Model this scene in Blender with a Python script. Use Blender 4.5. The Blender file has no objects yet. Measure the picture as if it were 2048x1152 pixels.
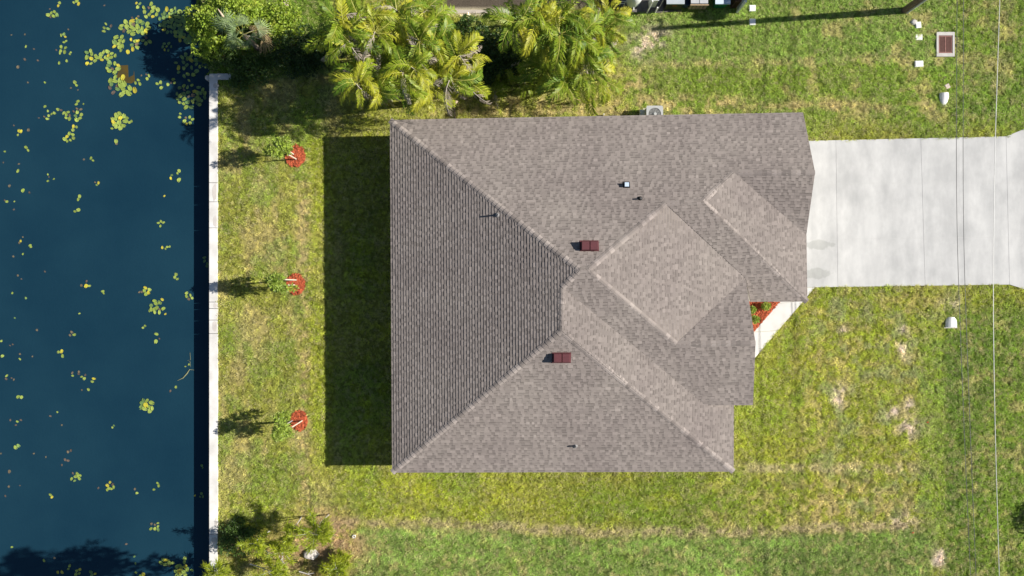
import bpy, bmesh, math, random
import numpy as np
from mathutils import Vector, Matrix
from mathutils.geometry import tessellate_polygon

random.seed(7)
RNG = np.random.default_rng(11)
scene = bpy.context.scene
COL = scene.collection
PI = math.pi

# ------------------------------------------------------------------ camera, sky, sun, exposure
CAM_H, FPX = 40.0, 1481.0
cam_d = bpy.data.cameras.new("camera")
cam_d.sensor_width = 36.0
cam_d.lens = FPX / 2048.0 * 36.0
cam_d.clip_end = 2000
cam = bpy.data.objects.new("camera", cam_d)
cam.location = (0, 0, CAM_H)
COL.objects.link(cam)
scene.camera = cam

SUN_DIR = Vector((1.468, 0.110, 1.0)).normalized()
SUN_EL = math.asin(SUN_DIR.z)
SUN_AZ = math.atan2(SUN_DIR.x, SUN_DIR.y)
world = bpy.data.worlds.new("World")
scene.world = world
world.use_nodes = True
wn = world.node_tree.nodes
bg = wn["Background"]
sky = wn.new("ShaderNodeTexSky")
sky.sky_type = 'NISHITA'
sky.sun_disc = False
sky.sun_elevation = SUN_EL
sky.sun_rotation = SUN_AZ
sky.air_density = 1.0
sky.dust_density = 0.6
world.node_tree.links.new(sky.outputs[0], bg.inputs[0])
bg.inputs[1].default_value = 0.05
sun_d = bpy.data.lights.new("sun", 'SUN')
sun_d.energy = 5.0
sun_d.angle = math.radians(0.5)
sun_d.color = (1.0, 0.945, 0.86)
sun = bpy.data.objects.new("sun", sun_d)
sun.rotation_euler = SUN_DIR.to_track_quat('Z', 'Y').to_euler()
sun.location = (40, 3, 40)
COL.objects.link(sun)
scene.view_settings.view_transform = 'Standard'
scene.view_settings.look = 'None'
scene.view_settings.exposure = 0.62
scene.view_settings.gamma = 1
scene.view_settings.use_curve_mapping = False
scene.cycles.max_bounces = 6
scene.cycles.transparent_max_bounces = 6


def P(px, py, h=0.0):
    """real position of something at height h seen at (px, py) of the 2048 x 1152 photograph"""
    d = (CAM_H - h) / FPX
    return Vector(((px - 1024) * d, -(py - 576) * d, h))


# ------------------------------------------------------------------ materials
def nodes_of(name):
    m = bpy.data.materials.new(name)
    m.use_nodes = True
    nt = m.node_tree
    return m, nt, nt.nodes["Principled BSDF"], nt.nodes["Material Output"]


def nd(nt, typ, **kw):
    n = nt.nodes.new(typ)
    for k, v in kw.items():
        if k.startswith("i_"):
            n.inputs[k[2:].replace("_", " ")].default_value = v
        else:
            setattr(n, k, v)
    return n


def math_n(nt, op, a, b=None, clamp=False):
    n = nt.nodes.new("ShaderNodeMath")
    n.operation = op
    n.use_clamp = clamp
    for i, v in enumerate((a, b)):
        if v is None:
            continue
        if hasattr(v, "is_linked") or hasattr(v, "node"):
            nt.links.new(v, n.inputs[i])
        else:
            n.inputs[i].default_value = v
    return n.outputs[0]


def mixc(nt, f, a, b, blend='MIX'):
    n = nt.nodes.new("ShaderNodeMix")
    n.data_type = 'RGBA'
    n.blend_type = blend
    for sock, v in ((n.inputs[0], f), (n.inputs[6], a), (n.inputs[7], b)):
        if hasattr(v, "node"):
            nt.links.new(v, sock)
        elif isinstance(v, (tuple, list)):
            sock.default_value = (*v[:3], 1)
        else:
            sock.default_value = v
    return n.outputs[2]


def ramp01(nt, v, lo, hi):
    n = nt.nodes.new("ShaderNodeMapRange")
    n.inputs[1].default_value = lo
    n.inputs[2].default_value = hi
    nt.links.new(v, n.inputs[0])
    return n.outputs[0]


def noise(nt, vec, scale, detail=5, rough=0.6, dist=0.0):
    n = nt.nodes.new("ShaderNodeTexNoise")
    n.inputs["Scale"].default_value = scale
    n.inputs["Detail"].default_value = detail
    n.inputs["Roughness"].default_value = rough
    n.inputs["Distortion"].default_value = dist
    if vec is not None:
        nt.links.new(vec, n.inputs["Vector"])
    return n.outputs[0]


def pos(nt, scale=None, obj=False):
    if obj:
        v = nt.nodes.new("ShaderNodeTexCoord").outputs["Object"]
    else:
        v = nt.nodes.new("ShaderNodeNewGeometry").outputs["Position"]
    if scale:
        mp = nt.nodes.new("ShaderNodeMapping")
        mp.inputs["Scale"].default_value = scale
        nt.links.new(v, mp.inputs[0])
        v = mp.outputs[0]
    return v


def pmat(name, c1, c2=None, scale=6.0, rough=0.8, spec=0.3, bump=0.0, bscale=30.0, metal=0.0, stretch=None, tint=False, obj=False):
    m, nt, b, out = nodes_of(name)
    b.inputs["Roughness"].default_value = rough
    b.inputs["Specular IOR Level"].default_value = spec
    b.inputs["Metallic"].default_value = metal
    v = pos(nt, stretch, obj)
    c2 = c2 or tuple(x * 0.8 for x in c1)
    f = ramp01(nt, noise(nt, v, scale), 0.3, 0.7)
    c = mixc(nt, f, c1, c2)
    if tint:
        a = nd(nt, "ShaderNodeAttribute", attribute_name="tint")
        c = mixc(nt, 1.0, c, a.outputs["Color"], 'MULTIPLY')
    nt.links.new(c, b.inputs["Base Color"])
    if bump:
        bn = nt.nodes.new("ShaderNodeBump")
        bn.inputs["Strength"].default_value = bump
        bn.inputs["Distance"].default_value = 0.02
        nt.links.new(noise(nt, v, bscale), bn.inputs["Height"])
        nt.links.new(bn.outputs[0], b.inputs["Normal"])
    return m


def leafmat(name, c1, c2, trans=0.35, rough=0.45, spec=0.4, per_obj=True, tint=True, instancer=False, c3=None):
    """leaf: base colour varied per object and per leaf, part of the light passes through"""
    m, nt, b, out = nodes_of(name)
    b.inputs["Roughness"].default_value = rough
    b.inputs["Specular IOR Level"].default_value = spec
    if instancer:
        a = nd(nt, "ShaderNodeAttribute", attribute_name="col", attribute_type='INSTANCER')
        c = a.outputs["Color"]
        t = nd(nt, "ShaderNodeAttribute", attribute_name="tint")
        c = mixc(nt, 1.0, c, t.outputs["Color"], 'MULTIPLY')
    else:
        f = nd(nt, "ShaderNodeObjectInfo").outputs["Random"] if per_obj else ramp01(nt, noise(nt, pos(nt), 1.5), .35, .65)
        c = mixc(nt, f, c1, c2)
        if c3:
            c = mixc(nt, ramp01(nt, noise(nt, pos(nt), 3.0), .52, .68), c, c3)
        if tint:
            t = nd(nt, "ShaderNodeAttribute", attribute_name="tint")
            c = mixc(nt, 1.0, c, t.outputs["Color"], 'MULTIPLY')
    nt.links.new(c, b.inputs["Base Color"])
    tr = nt.nodes.new("ShaderNodeBsdfTranslucent")
    nt.links.new(c, tr.inputs[0])
    mx = nt.nodes.new("ShaderNodeMixShader")
    mx.inputs[0].default_value = trans
    nt.links.new(b.outputs[0], mx.inputs[1])
    nt.links.new(tr.outputs[0], mx.inputs[2])
    nt.links.new(mx.outputs[0], out.inputs[0])
    return m


# ------------------------------------------------------------------ mesh builder
class MB:
    def __init__(s):
        s.v, s.f, s.m, s.t = [], [], [], []

    def quad(s, pts, mat=0, tint=1.0):
        i = len(s.v)
        s.v += [tuple(p) for p in pts]
        s.f.append(tuple(range(i, i + len(pts))))
        s.m.append(mat)
        s.t.append(tint)

    def prism(s, top, bottom, mat=0, side=None, tint=1.0):
        n = len(top)
        i = len(s.v)
        s.v += [tuple(p) for p in top] + [tuple(p) for p in bottom]
        side = mat if side is None else side
        s.f.append(tuple(range(i, i + n)))
        s.f.append(tuple(range(i + 2 * n - 1, i + n - 1, -1)))
        s.m += [mat, mat]
        s.t += [tint, tint]
        for k in range(n):
            k2 = (k + 1) % n
            s.f.append((i + k2, i + k, i + n + k, i + n + k2))
            s.m.append(side)
            s.t.append(tint)

    def box(s, c, size, rz=0.0, mat=0, tint=1.0, taper=1.0):
        """c = centre of the bottom"""
        hx, hy = size[0] / 2, size[1] / 2
        cs, sn = math.cos(rz), math.sin(rz)
        def q(x, y, z):
            return (c[0] + x * cs - y * sn, c[1] + x * sn + y * cs, c[2] + z)
        r = [(-hx, -hy), (hx, -hy), (hx, hy), (-hx, hy)]
        s.prism([q(x * taper, y * taper, size[2]) for x, y in r], [q(x, y, 0) for x, y in r], mat, tint=tint)

    def tube(s, pts, rad, n=8, mat=0, cap=True, tint=1.0):
        pts = [Vector(p) for p in pts]
        rad = rad if isinstance(rad, (list, tuple)) else [rad] * len(pts)
        base = len(s.v)
        for k, p in enumerate(pts):
            d = (pts[min(k + 1, len(pts) - 1)] - pts[max(k - 1, 0)]).normalized()
            a = d.cross(Vector((0, 0, 1)) if abs(d.z) < .9 else Vector((1, 0, 0))).normalized()
            b = d.cross(a)
            for j in range(n):
                t = 2 * PI * j / n
                s.v.append(tuple(p + (a * math.cos(t) + b * math.sin(t)) * rad[k]))
        for k in range(len(pts) - 1):
            for j in range(n):
                j2 = (j + 1) % n
                s.f.append((base + k * n + j, base + k * n + j2, base + (k + 1) * n + j2, base + (k + 1) * n + j))
                s.m.append(mat)
                s.t.append(tint)
        if cap:
            s.f.append(tuple(base + j for j in range(n - 1, -1, -1)))
            s.f.append(tuple(base + (len(pts) - 1) * n + j for j in range(n)))
            s.m += [mat, mat]
            s.t += [tint, tint]

    def lathe(s, c, prof, n=16, mat=0, tint=1.0, sx=1.0, sy=1.0):
        """prof: list of (radius, z)"""
        base = len(s.v)
        for r, z in prof:
            for j in range(n):
                t = 2 * PI * j / n
                s.v.append((c[0] + r * sx * math.cos(t), c[1] + r * sy * math.sin(t), c[2] + z))
        for k in range(len(prof) - 1):
            for j in range(n):
                j2 = (j + 1) % n
                s.f.append((base + k * n + j, base + k * n + j2, base + (k + 1) * n + j2, base + (k + 1) * n + j))
                s.m.append(mat)
                s.t.append(tint)
        s.f.append(tuple(base + (len(prof) - 1) * n + j for j in range(n)))
        s.m.append(mat)
        s.t.append(tint)

    def mesh(s, name, mats, smooth=False):
        me = bpy.data.meshes.new(name)
        me.from_pydata(s.v, [], s.f)
        for m in (mats if isinstance(mats, (list, tuple)) else [mats]):
            me.materials.append(m)
        me.polygons.foreach_set("material_index", s.m)
        a = me.attributes.new("tint", 'FLOAT', 'FACE')
        a.data.foreach_set("value", s.t)
        if smooth:
            me.polygons.foreach_set("use_smooth", [True] * len(s.f))
        me.update()
        return me

    def build(s, name, mats, parent=None, loc=None, smooth=False):
        return link(name, s.mesh(name, mats, smooth), parent, loc)


def link(name, me, parent=None, loc=None):
    o = bpy.data.objects.new(name, me)
    COL.objects.link(o)
    if parent is not None:
        o.parent = parent
    if loc is not None:
        o.location = loc
    return o


def tag(o, label=None, cat=None, group=None, kind=None):
    for k, v in (("label", label), ("category", cat), ("group", group), ("kind", kind)):
        if v:
            o[k] = v
    return o


def thing(name, loc, label, cat, group=None, rz=0.0):
    o = bpy.data.objects.new(name, None)
    o.empty_display_size = 0.2
    COL.objects.link(o)
    o.location = loc
    o.rotation_euler = (0, 0, rz)
    return tag(o, label, cat, group)


# ------------------------------------------------------------------ noise maps in plan (numpy)
_tabs = {}
def vnoise(x, y, seed):
    if seed not in _tabs:
        _tabs[seed] = np.random.default_rng(seed).random((256, 256))
    T = _tabs[seed]
    xi, yi = np.floor(x).astype(int), np.floor(y).astype(int)
    fx, fy = x - xi, y - yi
    fx, fy = fx * fx * (3 - 2 * fx), fy * fy * (3 - 2 * fy)
    a, b = T[xi & 255, yi & 255], T[(xi + 1) & 255, yi & 255]
    c, d = T[xi & 255, (yi + 1) & 255], T[(xi + 1) & 255, (yi + 1) & 255]
    return (a * (1 - fx) + b * fx) * (1 - fy) + (c * (1 - fx) + d * fx) * fy


def fbm(x, y, seed, octv=4):
    s, amp, tot = 0, 1.0, 0
    for k in range(octv):
        s = s + amp * vnoise(x * 2 ** k + 17.3 * k, y * 2 ** k + 5.1 * k, seed + k)
        tot += amp
        amp *= 0.55
    return s / tot


def sstep(a, b, v):
    t = np.clip((v - a) / (b - a), 0, 1)
    return t * t * (3 - 2 * t)


def band(v, a, b, soft):
    return sstep(a - soft, a + soft, v) * (1 - sstep(b - soft, b + soft, v))


def lawn_color(X, Y):
    """turf colour (and how bare it is) at plan position: photograph pixels u, v are used as the survey grid"""
    u = X * FPX / CAM_H + 1024
    v = -Y * FPX / CAM_H + 576
    w1 = (fbm(X * .5, Y * .5, 1) - .5) * 60
    w2 = (fbm(X * .5, Y * .5, 21) - .5) * 60
    uu, vv = u + w1, v + w2
    olive = np.array((.205, .215, .045)); lush = np.array((.125, .190, .024)); lime = np.array((.235, .260, .022))
    dry = np.array((.330, .275, .135)); cool = np.array((.132, .186, .045)); dark = np.array((.075, .130, .016))
    soil = np.array((.42, .36, .30)); brown = np.array((.23, .165, .095))
    c = np.ones((*X.shape, 3)) * olive
    def lay(w, col):
        nonlocal c
        w = np.clip(w, 0, 1)[..., None]
        c = c * (1 - w) + col * w
    nA = fbm(X * .35, Y * .35, 31); nB = fbm(X * 1.3, Y * 1.3, 41); nC = fbm(X * 3.2, Y * 3.2, 51); nD = fbm(X * 1.1, Y * .45, 61)
    nE = fbm(X * .5, Y * 1.3, 71)
    left = 1 - sstep(640, 700, uu)
    right = sstep(1450, 1560, uu)
    north = 1 - sstep(225, 280, vv)
    south = sstep(930, 1000, vv)
    # general mottling
    lay(sstep(.42, .68, nA) * .6, lush)
    lay(sstep(.50, .72, nB) * .55, lime)
    # back lawn by the canal
    lay(left * sstep(.44, .62, nD) * .55, dry)
    lay(left * sstep(.52, .66, nB) * .55, cool)
    lay(band(u, 618, 668, 7) * (1 - sstep(940, 990, vv)) * sstep(240, 290, v) * .5, lime)
    lay(band(u, 596, 622, 9) * sstep(.4, .6, nC) * .8 * (v > 300), dry)
    # north side
    lay(north * (1 - left) * (1 - right) * .6, olive * 1.05)
    lay(north * band(uu, 1240, 2100, 30) * .75, lush * 1.08)
    lay(band(v + w2 * .15, 108 + (1900 - u) * .02, 124 + (1900 - u) * .02, 5) * band(uu, 1330, 1850, 30) * .8 * sstep(.34, .56, nC), dry)
    lay(band(v + w2 * .2, 205, 222, 6) * band(uu, 1500, 1900, 30) * .7 * sstep(.36, .56, nC), dry)
    lay((1 - sstep(120, 138, vv)) * band(uu, 1230, 1900, 25) * .55, cool * 1.18)
    lay(np.exp(-(((uu - 1296) / 48) ** 2 + ((vv - 96) / 32) ** 2)) * 1.1 * sstep(.34, .6, nC), soil * 1.05)
    lay(np.exp(-(((uu - 1250) / 60) ** 2 + ((vv - 165) / 30) ** 2)) * sstep(.36, .6, nC), dry)
    lay(band(v, 190, 236, 10) * band(uu, 860, 1500, 40) * sstep(.38, .62, nC) * .8, dry)
    lay(band(v, 198, 216, 8) * band(uu, 1330, 1900, 60) * sstep(.40, .6, nE) * .6, dry)
    lay(north * sstep(.56, .68, nB) * .55 * right, dry)
    lay(north * sstep(1880, 1930, uu) * sstep(.42, .6, nC) * .5, dark)
    lay(np.exp(-(((u - 625) / 22) ** 2 + ((v - 137) / 14) ** 2)) * 1.2, soil * .8)
    # front lawn, right of the house
    fr = right * sstep(545, 600, v) * (1 - sstep(1040, 1075, vv))
    lay(fr * .55, lime * .92)
    lay(fr * sstep(.44, .62, nC) * band(uu, 1580, 1890, 70) * .50, dry)
    lay(fr * sstep(.55, .7, nB) * band(uu, 1640, 1880, 40) * .55, soil * .85)
    lay(fr * sstep(.50, .66, nB) * .5, lush)
    for (a, b, r) in ((1675, 648, 10), (1690, 768, 11), (1684, 796, 14), (1800, 700, 14), (1838, 850, 22), (1830, 800, 16), (1790, 820, 14), (1812, 1040, 26), (1808, 668, 9), (1893, 610, 18), (1885, 1115, 22)):
        lay(np.exp(-(((uu - a) / r) ** 2 + ((vv - b) / r) ** 2)) * 1.1 * sstep(.3, .5, nC), soil)
    lay(band(u, 1836, 1892, 10) * sstep(620, 700, v) * (1 - sstep(1060, 1090, v)) * .55, lush * 1.15)
    st = sstep(1884, 1896, u + w1 * .15) * sstep(590, 640, v)
    lay(st * .9, lush * .95)
    lay(st * (1 - sstep(1940, 1975, uu)) * sstep(655, 680, v) * .45, dark)
    lay(st * sstep(.52, .66, nC) * .5, dry)
    lay(st * sstep(.58, .7, nB) * .5, dark)
    # south side
    lay(south * (1 - right) * sstep(.4, .65, nE) * .5, lime)
    lay(south * band(uu, 1150, 1480, 60) * sstep(.42, .6, nE) * .7, lush)
    lay(south * band(uu, 1380, 1800, 60) * sstep(.44, .60, nC) * .5, dry)
    lay(band(v, 924, 944, 5) * band(uu, 1480, 1850, 30) * sstep(.30, .52, nC) * .7, np.array((.330, .290, .175)))
    edge = 1062 + 9 * np.sin(u / 170) + (nB - .5) * 16
    low = sstep(-7, 7, v - edge - 7) * sstep(690, 730, uu) * (1 - sstep(1855, 1885, u + (v - 1080) * .25))
    lay(low, cool * .98)
    lay(low * sstep(.40, .66, nE) * .75, cool * 1.42)
    lay(low * sstep(.55, .68, nC) * .55, dry)
    lay(low * sstep(.52, .68, nB) * .4, lush)
    lay(band(v - edge, -15, 5, 6) * band(uu, 640, 1850, 40) * (.25 + .55 * sstep(.32, .52, nC)), np.array((.285, .245, .150)))
    # brush pile corner
    br = np.exp(-(((uu - 655) / 62) ** 2 + ((vv - 1090) / 62) ** 2)) * 1.5
    lay(br * sstep(.25, .5, nC), brown * 1.25)
    lay(np.exp(-(((uu - 540) / 110) ** 2 + ((vv - 1100) / 42) ** 2)) * sstep(.35, .55, nC) * .8, brown)
    # undergrowth in the north-west corner
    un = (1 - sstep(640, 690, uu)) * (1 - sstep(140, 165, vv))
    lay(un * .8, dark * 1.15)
    lay((1 - sstep(14, 20, v)) * band(u, 885, 1240, 8), np.array((.075, .065, .05)))  # dark soil band, with the shade over it painted into the colour
    # strip behind the palms
    lay(band(v, 20, 30, 4) * band(u, 890, 1080, 20), np.array((.5, .45, .39)))
    lay(band(v, 30, 190, 12) * band(u, 930, 1060, 20) * .5, dark)  # gap between the thickets: palm shade painted in as darker turf
    bare = np.clip(sstep(.3, .44, c[..., 0] / (c[..., 1] + 1e-6) * .38), 0, 1)
    c = c * (0.82 + 0.36 * fbm(X * 6, Y * 6, 81, 2))[..., None]
    c = c * (0.90 + 0.2 * fbm(X * .25, Y * .25, 91, 2))[..., None]
    return c, bare


def inside(X, Y, poly):
    r = np.zeros(X.shape, bool)
    n = len(poly)
    for i in range(n):
        x1, y1 = poly[i][0], poly[i][1]
        x2, y2 = poly[(i + 1) % n][0], poly[(i + 1) % n][1]
        if y1 == y2:
            continue
        r ^= ((y1 > Y) != (y2 > Y)) & (X < (x2 - x1) * (Y - y1) / (y2 - y1) + x1)
    return r


# ------------------------------------------------------------------ ground, water
WATER_Z = -0.70
SHORE_X = P(432, 0).x
NORTH_BANK = P(0, 152).y

def ground_z(X, Y):
    nb = (Y > NORTH_BANK - .7) * 1.0
    shore = -15.9 + .5 * np.sin(Y * 1.1)
    return -nb * 1.15 * (1 - sstep(shore - 1.9, shore + .3, X))


def make_ground():
    xs = np.concatenate([[-18.6], np.arange(-18.4, 30, .22), [32, 36, 45, 70, 130, 300]])
    ys = np.concatenate([[-300, -130, -60, -32, -22], np.arange(-18, 18.2, .22), [20, 26, 40, 90, 300]])
    X, Y = np.meshgrid(xs, ys, indexing='ij')
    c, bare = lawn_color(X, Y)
    Z = ground_z(X, Y)
    nx, ny = X.shape
    idx = np.arange(nx * ny).reshape(nx, ny)
    q = np.stack([idx[:-1, :-1], idx[1:, :-1], idx[1:, 1:], idx[:-1, 1:]], -1)
    cx = (X[:-1, :-1] + X[1:, 1:]) / 2
    cy = (Y[:-1, :-1] + Y[1:, 1:]) / 2
    keep = (cx > SHORE_X + .05) | (cy > NORTH_BANK + .05)
    q = q[keep]
    me = bpy.data.meshes.new("lawn")
    me.from_pydata(np.stack([X.ravel(), Y.ravel(), Z.ravel()], -1).tolist(), [], q.tolist())
    a = me.attributes.new("col", 'FLOAT_COLOR', 'POINT')
    a.data.foreach_set("color", np.concatenate([c.reshape(-1, 3), np.ones((nx * ny, 1))], 1).astype(np.float32).ravel())
    bm = bmesh.new()
    bm.from_mesh(me)
    bmesh.ops.delete(bm, geom=[v for v in bm.verts if not v.link_faces], context='VERTS')
    bm.to_mesh(me)
    bm.free()
    m, nt, b, out = nodes_of("lawn_soil")
    at = nd(nt, "ShaderNodeAttribute", attribute_name="col")
    p = pos(nt)
    f = ramp01(nt, noise(nt, p, 14, 6, .75), .35, .68)
    c1 = mixc(nt, f, mixc(nt, 1.0, at.outputs["Color"], (.85, .80, .75), 'MULTIPLY'), mixc(nt, 1.0, at.outputs["Color"], (1.70, 1.60, 1.60), 'MULTIPLY'))
    nt.links.new(c1, b.inputs["Base Color"])
    b.inputs["Roughness"].default_value = .95
    b.inputs["Specular IOR Level"].default_value = .1
    bn = nt.nodes.new("ShaderNodeBump")
    bn.inputs["Strength"].default_value = .8
    bn.inputs["Distance"].default_value = .03
    nt.links.new(noise(nt, p, 22, 5, .7), bn.inputs["Height"])
    nt.links.new(bn.outputs[0], b.inputs["Normal"])
    me.materials.append(m)
    tag(link("lawn", me), kind="structure")


make_ground()


def water_material():
    m, nt, b, out = nodes_of("canal_water")
    p = pos(nt)
    f = ramp01(nt, noise(nt, p, .13, 5, .6), .36, .66)
    c = mixc(nt, f, (.0062, .0290, .0520), (.0095, .0385, .0630))
    f2 = ramp01(nt, noise(nt, p, 30, 3, .8), .3, .75)
    c = mixc(nt, f2, c, mixc(nt, 1.0, c, (1.25, 1.2, 1.15), 'MULTIPLY'))
    nt.links.new(c, b.inputs["Base Color"])
    b.inputs["Roughness"].default_value = .12
    b.inputs["IOR"].default_value = 1.33
    bn = nt.nodes.new("ShaderNodeBump")
    bn.inputs["Strength"].default_value = .22
    bn.inputs["Distance"].default_value = .03
    nt.links.new(noise(nt, p, 7.0, 4, .6), bn.inputs["Height"])
    nt.links.new(bn.outputs[0], b.inputs["Normal"])
    return m


mb = MB()
mb.quad([(-300, -300, WATER_Z), (SHORE_X, -300, WATER_Z), (SHORE_X, 300, WATER_Z), (-300, 300, WATER_Z)])
tag(mb.build("canal_water", water_material()), kind="structure")

# ------------------------------------------------------------------ seawall
M_cap = pmat("cap_concrete", (.80, .79, .77), (.56, .54, .51), 1.1, .85, bump=.15, bscale=25)
M_cap2 = pmat("cap_concrete_worn", (.62, .58, .54), (.50, .46, .43), 3.5, .9, bump=.25, bscale=25)
M_wall = pmat("seawall_panel", (.42, .41, .38), (.26, .26, .24), 2.0, .9, bump=.3, bscale=12)
sw = thing("seawall", P(428, 600), "long white concrete seawall cap dividing the back lawn from the canal", "seawall")
xl, xr = P(420, 0).x, P(436.5, 0).x
ybreaks = [148, 366, 404, 456, 604, 617, 640, 667, 1068, 1260, 2600]
for i in range(len(ybreaks) - 1):
    y0, y1 = P(0, ybreaks[i]).y, P(0, ybreaks[i + 1]).y
    g = .013
    mb = MB()
    dx = random.uniform(-.012, .012)
    mb.prism([(xl, y1 + g, .10), (xr + dx, y1 + g, .10), (xr + dx, y0 - g, .10), (xl, y0 - g, .10)],
             [(xl, y1 + g, -.12), (xr + dx, y1 + g, -.12), (xr + dx, y0 - g, -.12), (xl, y0 - g, -.12)])
    o = mb.build("cap_segment", M_cap, sw)
    o.location = -Vector(sw.location)
# worn patches: thin spalled skins lying on the cap
for (a, b, c, d) in ((426, 366, 436, 404), (427, 430, 436, 457), (428, 606, 435.5, 616), (426, 640, 436, 664), (424, 1072, 436, 1086), (430, 1036, 436, 1052)):
    mb = MB()
    p0, p1 = P(a, b), P(c, d)
    n = 14
    ring = []
    for k in range(n):
        t = 2 * PI * k / n
        s = random.uniform(.72, 1.04)
        ex = abs(math.cos(t)) ** .8 * math.copysign(1, math.cos(t))
        ey = abs(math.sin(t)) ** .8 * math.copysign(1, math.sin(t))
        ring.append(((p0.x + p1.x) / 2 + ex * s * (p1.x - p0.x) / 2 * .96, (p0.y + p1.y) / 2 + ey * s * (p0.y - p1.y) / 2, .104))
    mb.prism(ring, [(x, y, .095) for x, y, z in ring])
    o = mb.build("worn_patch", M_cap2, sw)
    o.location = -Vector(sw.location)
mb = MB()
mb.prism([(xr - .004, P(0, 160).y, .097), (P(463, 0).x, P(0, 160).y, .097), (P(463, 0).x, P(0, 148).y, .097), (xr - .004, P(0, 148).y, .097)],
         [(xr - .004, P(0, 160).y, -.12), (P(463, 0).x, P(0, 160).y, -.12), (P(463, 0).x, P(0, 148).y, -.12), (xr - .004, P(0, 148).y, -.12)])
o = mb.build("cap_return", M_cap, sw); o.location = -Vector(sw.location)
mb = MB()
mb.box((xl + .24, P(0, 1370).y, -2.2), (.2, P(0, 152).y * 2 + 21.6 * 2 * 0 + 33.0, 2.1))
o = mb.build("wall_panel", M_wall, sw); o.location = -Vector(sw.location)
mb = MB()
mb.box(((xl + P(463, 0).x) / 2 + .1, P(0, 154).y, -2.2), (P(463, 0).x - xl - .22, .2, 2.085))
o = mb.build("wall_panel", M_wall, sw); o.location = -Vector(sw.location)
for (a, b, h, r) in ((414.5, 155, -.03, .14), (431, 171, .105, .16)):
    mb = MB()
    c = P(a, b, h)
    mb.lathe((c.x, c.y, 0), [(r, -2), (r, h - .03), (r * .85, h), (.01, h + .004)], 14)
    o = mb.build("pile", M_cap2, sw); o.location = -Vector(sw.location)

# ------------------------------------------------------------------ house roof geometry
HE = 2.8
def plane3(a, b, c):
    n = (b - a).cross(c - a).normalized()
    if n.z < 0:
        n = -n
    return n, n.dot(a)
def on_plane(px, py, pl):
    n, d = pl
    o = Vector((0, 0, CAM_H))
    r = P(px, py, 0) - o
    return o + r * ((d - n.dot(o)) / n.dot(r))

NW, SW_, SE_, NE_ = P(780, 240, HE), P(784.5, 945, HE), P(1467, 943, HE), P(1606, 225, HE)
A = P(1160, 540, 5.9)
plW = plane3(NW, SW_, A)
R1, R2 = on_plane(1125, 575, plW), on_plane(1123, 662, plW)
plN = plane3(NW, NE_, A)
D1, B_, C_, E_, F_ = (on_plane(x, y, plN) for x, y in ((1176, 540), (1331, 407), (1406, 403), (1467, 345), (1630, 345)))
GSE, GE = P(1614, 603, HE), P(1612.5, 470, HE)      # garage hip corner, gable eave corner
plE5 = plane3(C_, GSE, GE)
EW = P(1500, 603, HE)
plS4 = plane3(C_, GSE, EW)
S2a, S2b = P(1412, 810, 3.3), P(1506, 810, 3.3)
plS2 = plane3(D1, S2a, S2b)
M_ = on_plane(1352, 688, plS2)
G_ = P(1511, 686, M_.z)
Q_ = P(1491, 556, 3.27)
SE2 = P(1467, 810, HE)
plE1 = plane3(R1, SE_, SE2)

facets = {
    "W": [NW, SW_, R2, R1, A],
    "N": [NW, A, D1, B_, C_, E_, F_, NE_],
    "S": [SW_, SE_, R2],
    "E1": [R1, R2, SE_, SE2, S2a],
    "S2": [A, R1, S2a, S2b, G_, M_, D1],
    "E2": [D1, M_, Q_, B_],
    "N3": [M_, G_, Q_],
    "S4": [B_, Q_, EW, GSE, C_],
    "E5": [C_, GSE, GE, E_],
    "S6": [E_, GE, F_],
}
M_shingle = None
def shingle_material():
    m, nt, b, out = nodes_of("asphalt_shingle")
    a = nd(nt, "ShaderNodeAttribute", attribute_name="tint")
    p = pos(nt)
    f = ramp01(nt, noise(nt, p, .35, 4, .6), .3, .7)
    c = mixc(nt, f, (.224, .193, .180), (.266, .234, .213))
    f3 = ramp01(nt, noise(nt, p, 60, 3, .8), .3, .7)
    c = mixc(nt, f3, mixc(nt, 1.0, c, (.82, .82, .84), 'MULTIPLY'), mixc(nt, 1.0, c, (1.12, 1.12, 1.1), 'MULTIPLY'))
    c = mixc(nt, 1.0, c, a.outputs["Color"], 'MULTIPLY')
    nt.links.new(c, b.inputs["Base Color"])
    b.inputs["Roughness"].default_value = .9
    b.inputs["Specular IOR Level"].default_value = .15
    b.inputs["Diffuse Roughness"].default_value = .0
    return m
M_shingle = shingle_material()
M_trim = pmat("eave_trim", (.72, .70, .66), (.66, .64, .60), 3, .6)
M_deck = pmat("roof_deck", (.24, .21, .19), (.2, .17, .15), 3, .9)

house = thing("house", (0, 0, 0), "single storey house under a big grey-brown shingle hip roof", "house")


def newell(poly):
    n = Vector((0, 0, 0))
    for i in range(len(poly)):
        a, b = poly[i], poly[(i + 1) % len(poly)]
        n += Vector(((a.y - b.y) * (a.z + b.z), (a.z - b.z) * (a.x + b.x), (a.x - b.x) * (a.y + b.y)))
    n.normalize()
    return n if n.z > 0 else -n


def clip(poly, tri):
    """poly: list of (x, y); tri counter-clockwise"""
    out = poly
    for i in range(3):
        ax, ay = tri[i]
        bx, by = tri[(i + 1) % 3]
        inp, out = out, []
        if not inp:
            return []
        ex, ey = bx - ax, by - ay
        dv = [ex * (y - ay) - ey * (x - ax) for x, y in inp]
        for j in range(len(inp)):
            p, q, dp, dq = inp[j - 1], inp[j], dv[j - 1], dv[j]
            if dq >= -1e-9:
                if dp < -1e-9:
                    t = dp / (dp - dq)
                    out.append((p[0] + t * (q[0] - p[0]), p[1] + t * (q[1] - p[1])))
                out.append(q)
            elif dp >= -1e-9:
                t = dp / (dp - dq)
                out.append((p[0] + t * (q[0] - p[0]), p[1] + t * (q[1] - p[1])))
    return out


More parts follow.
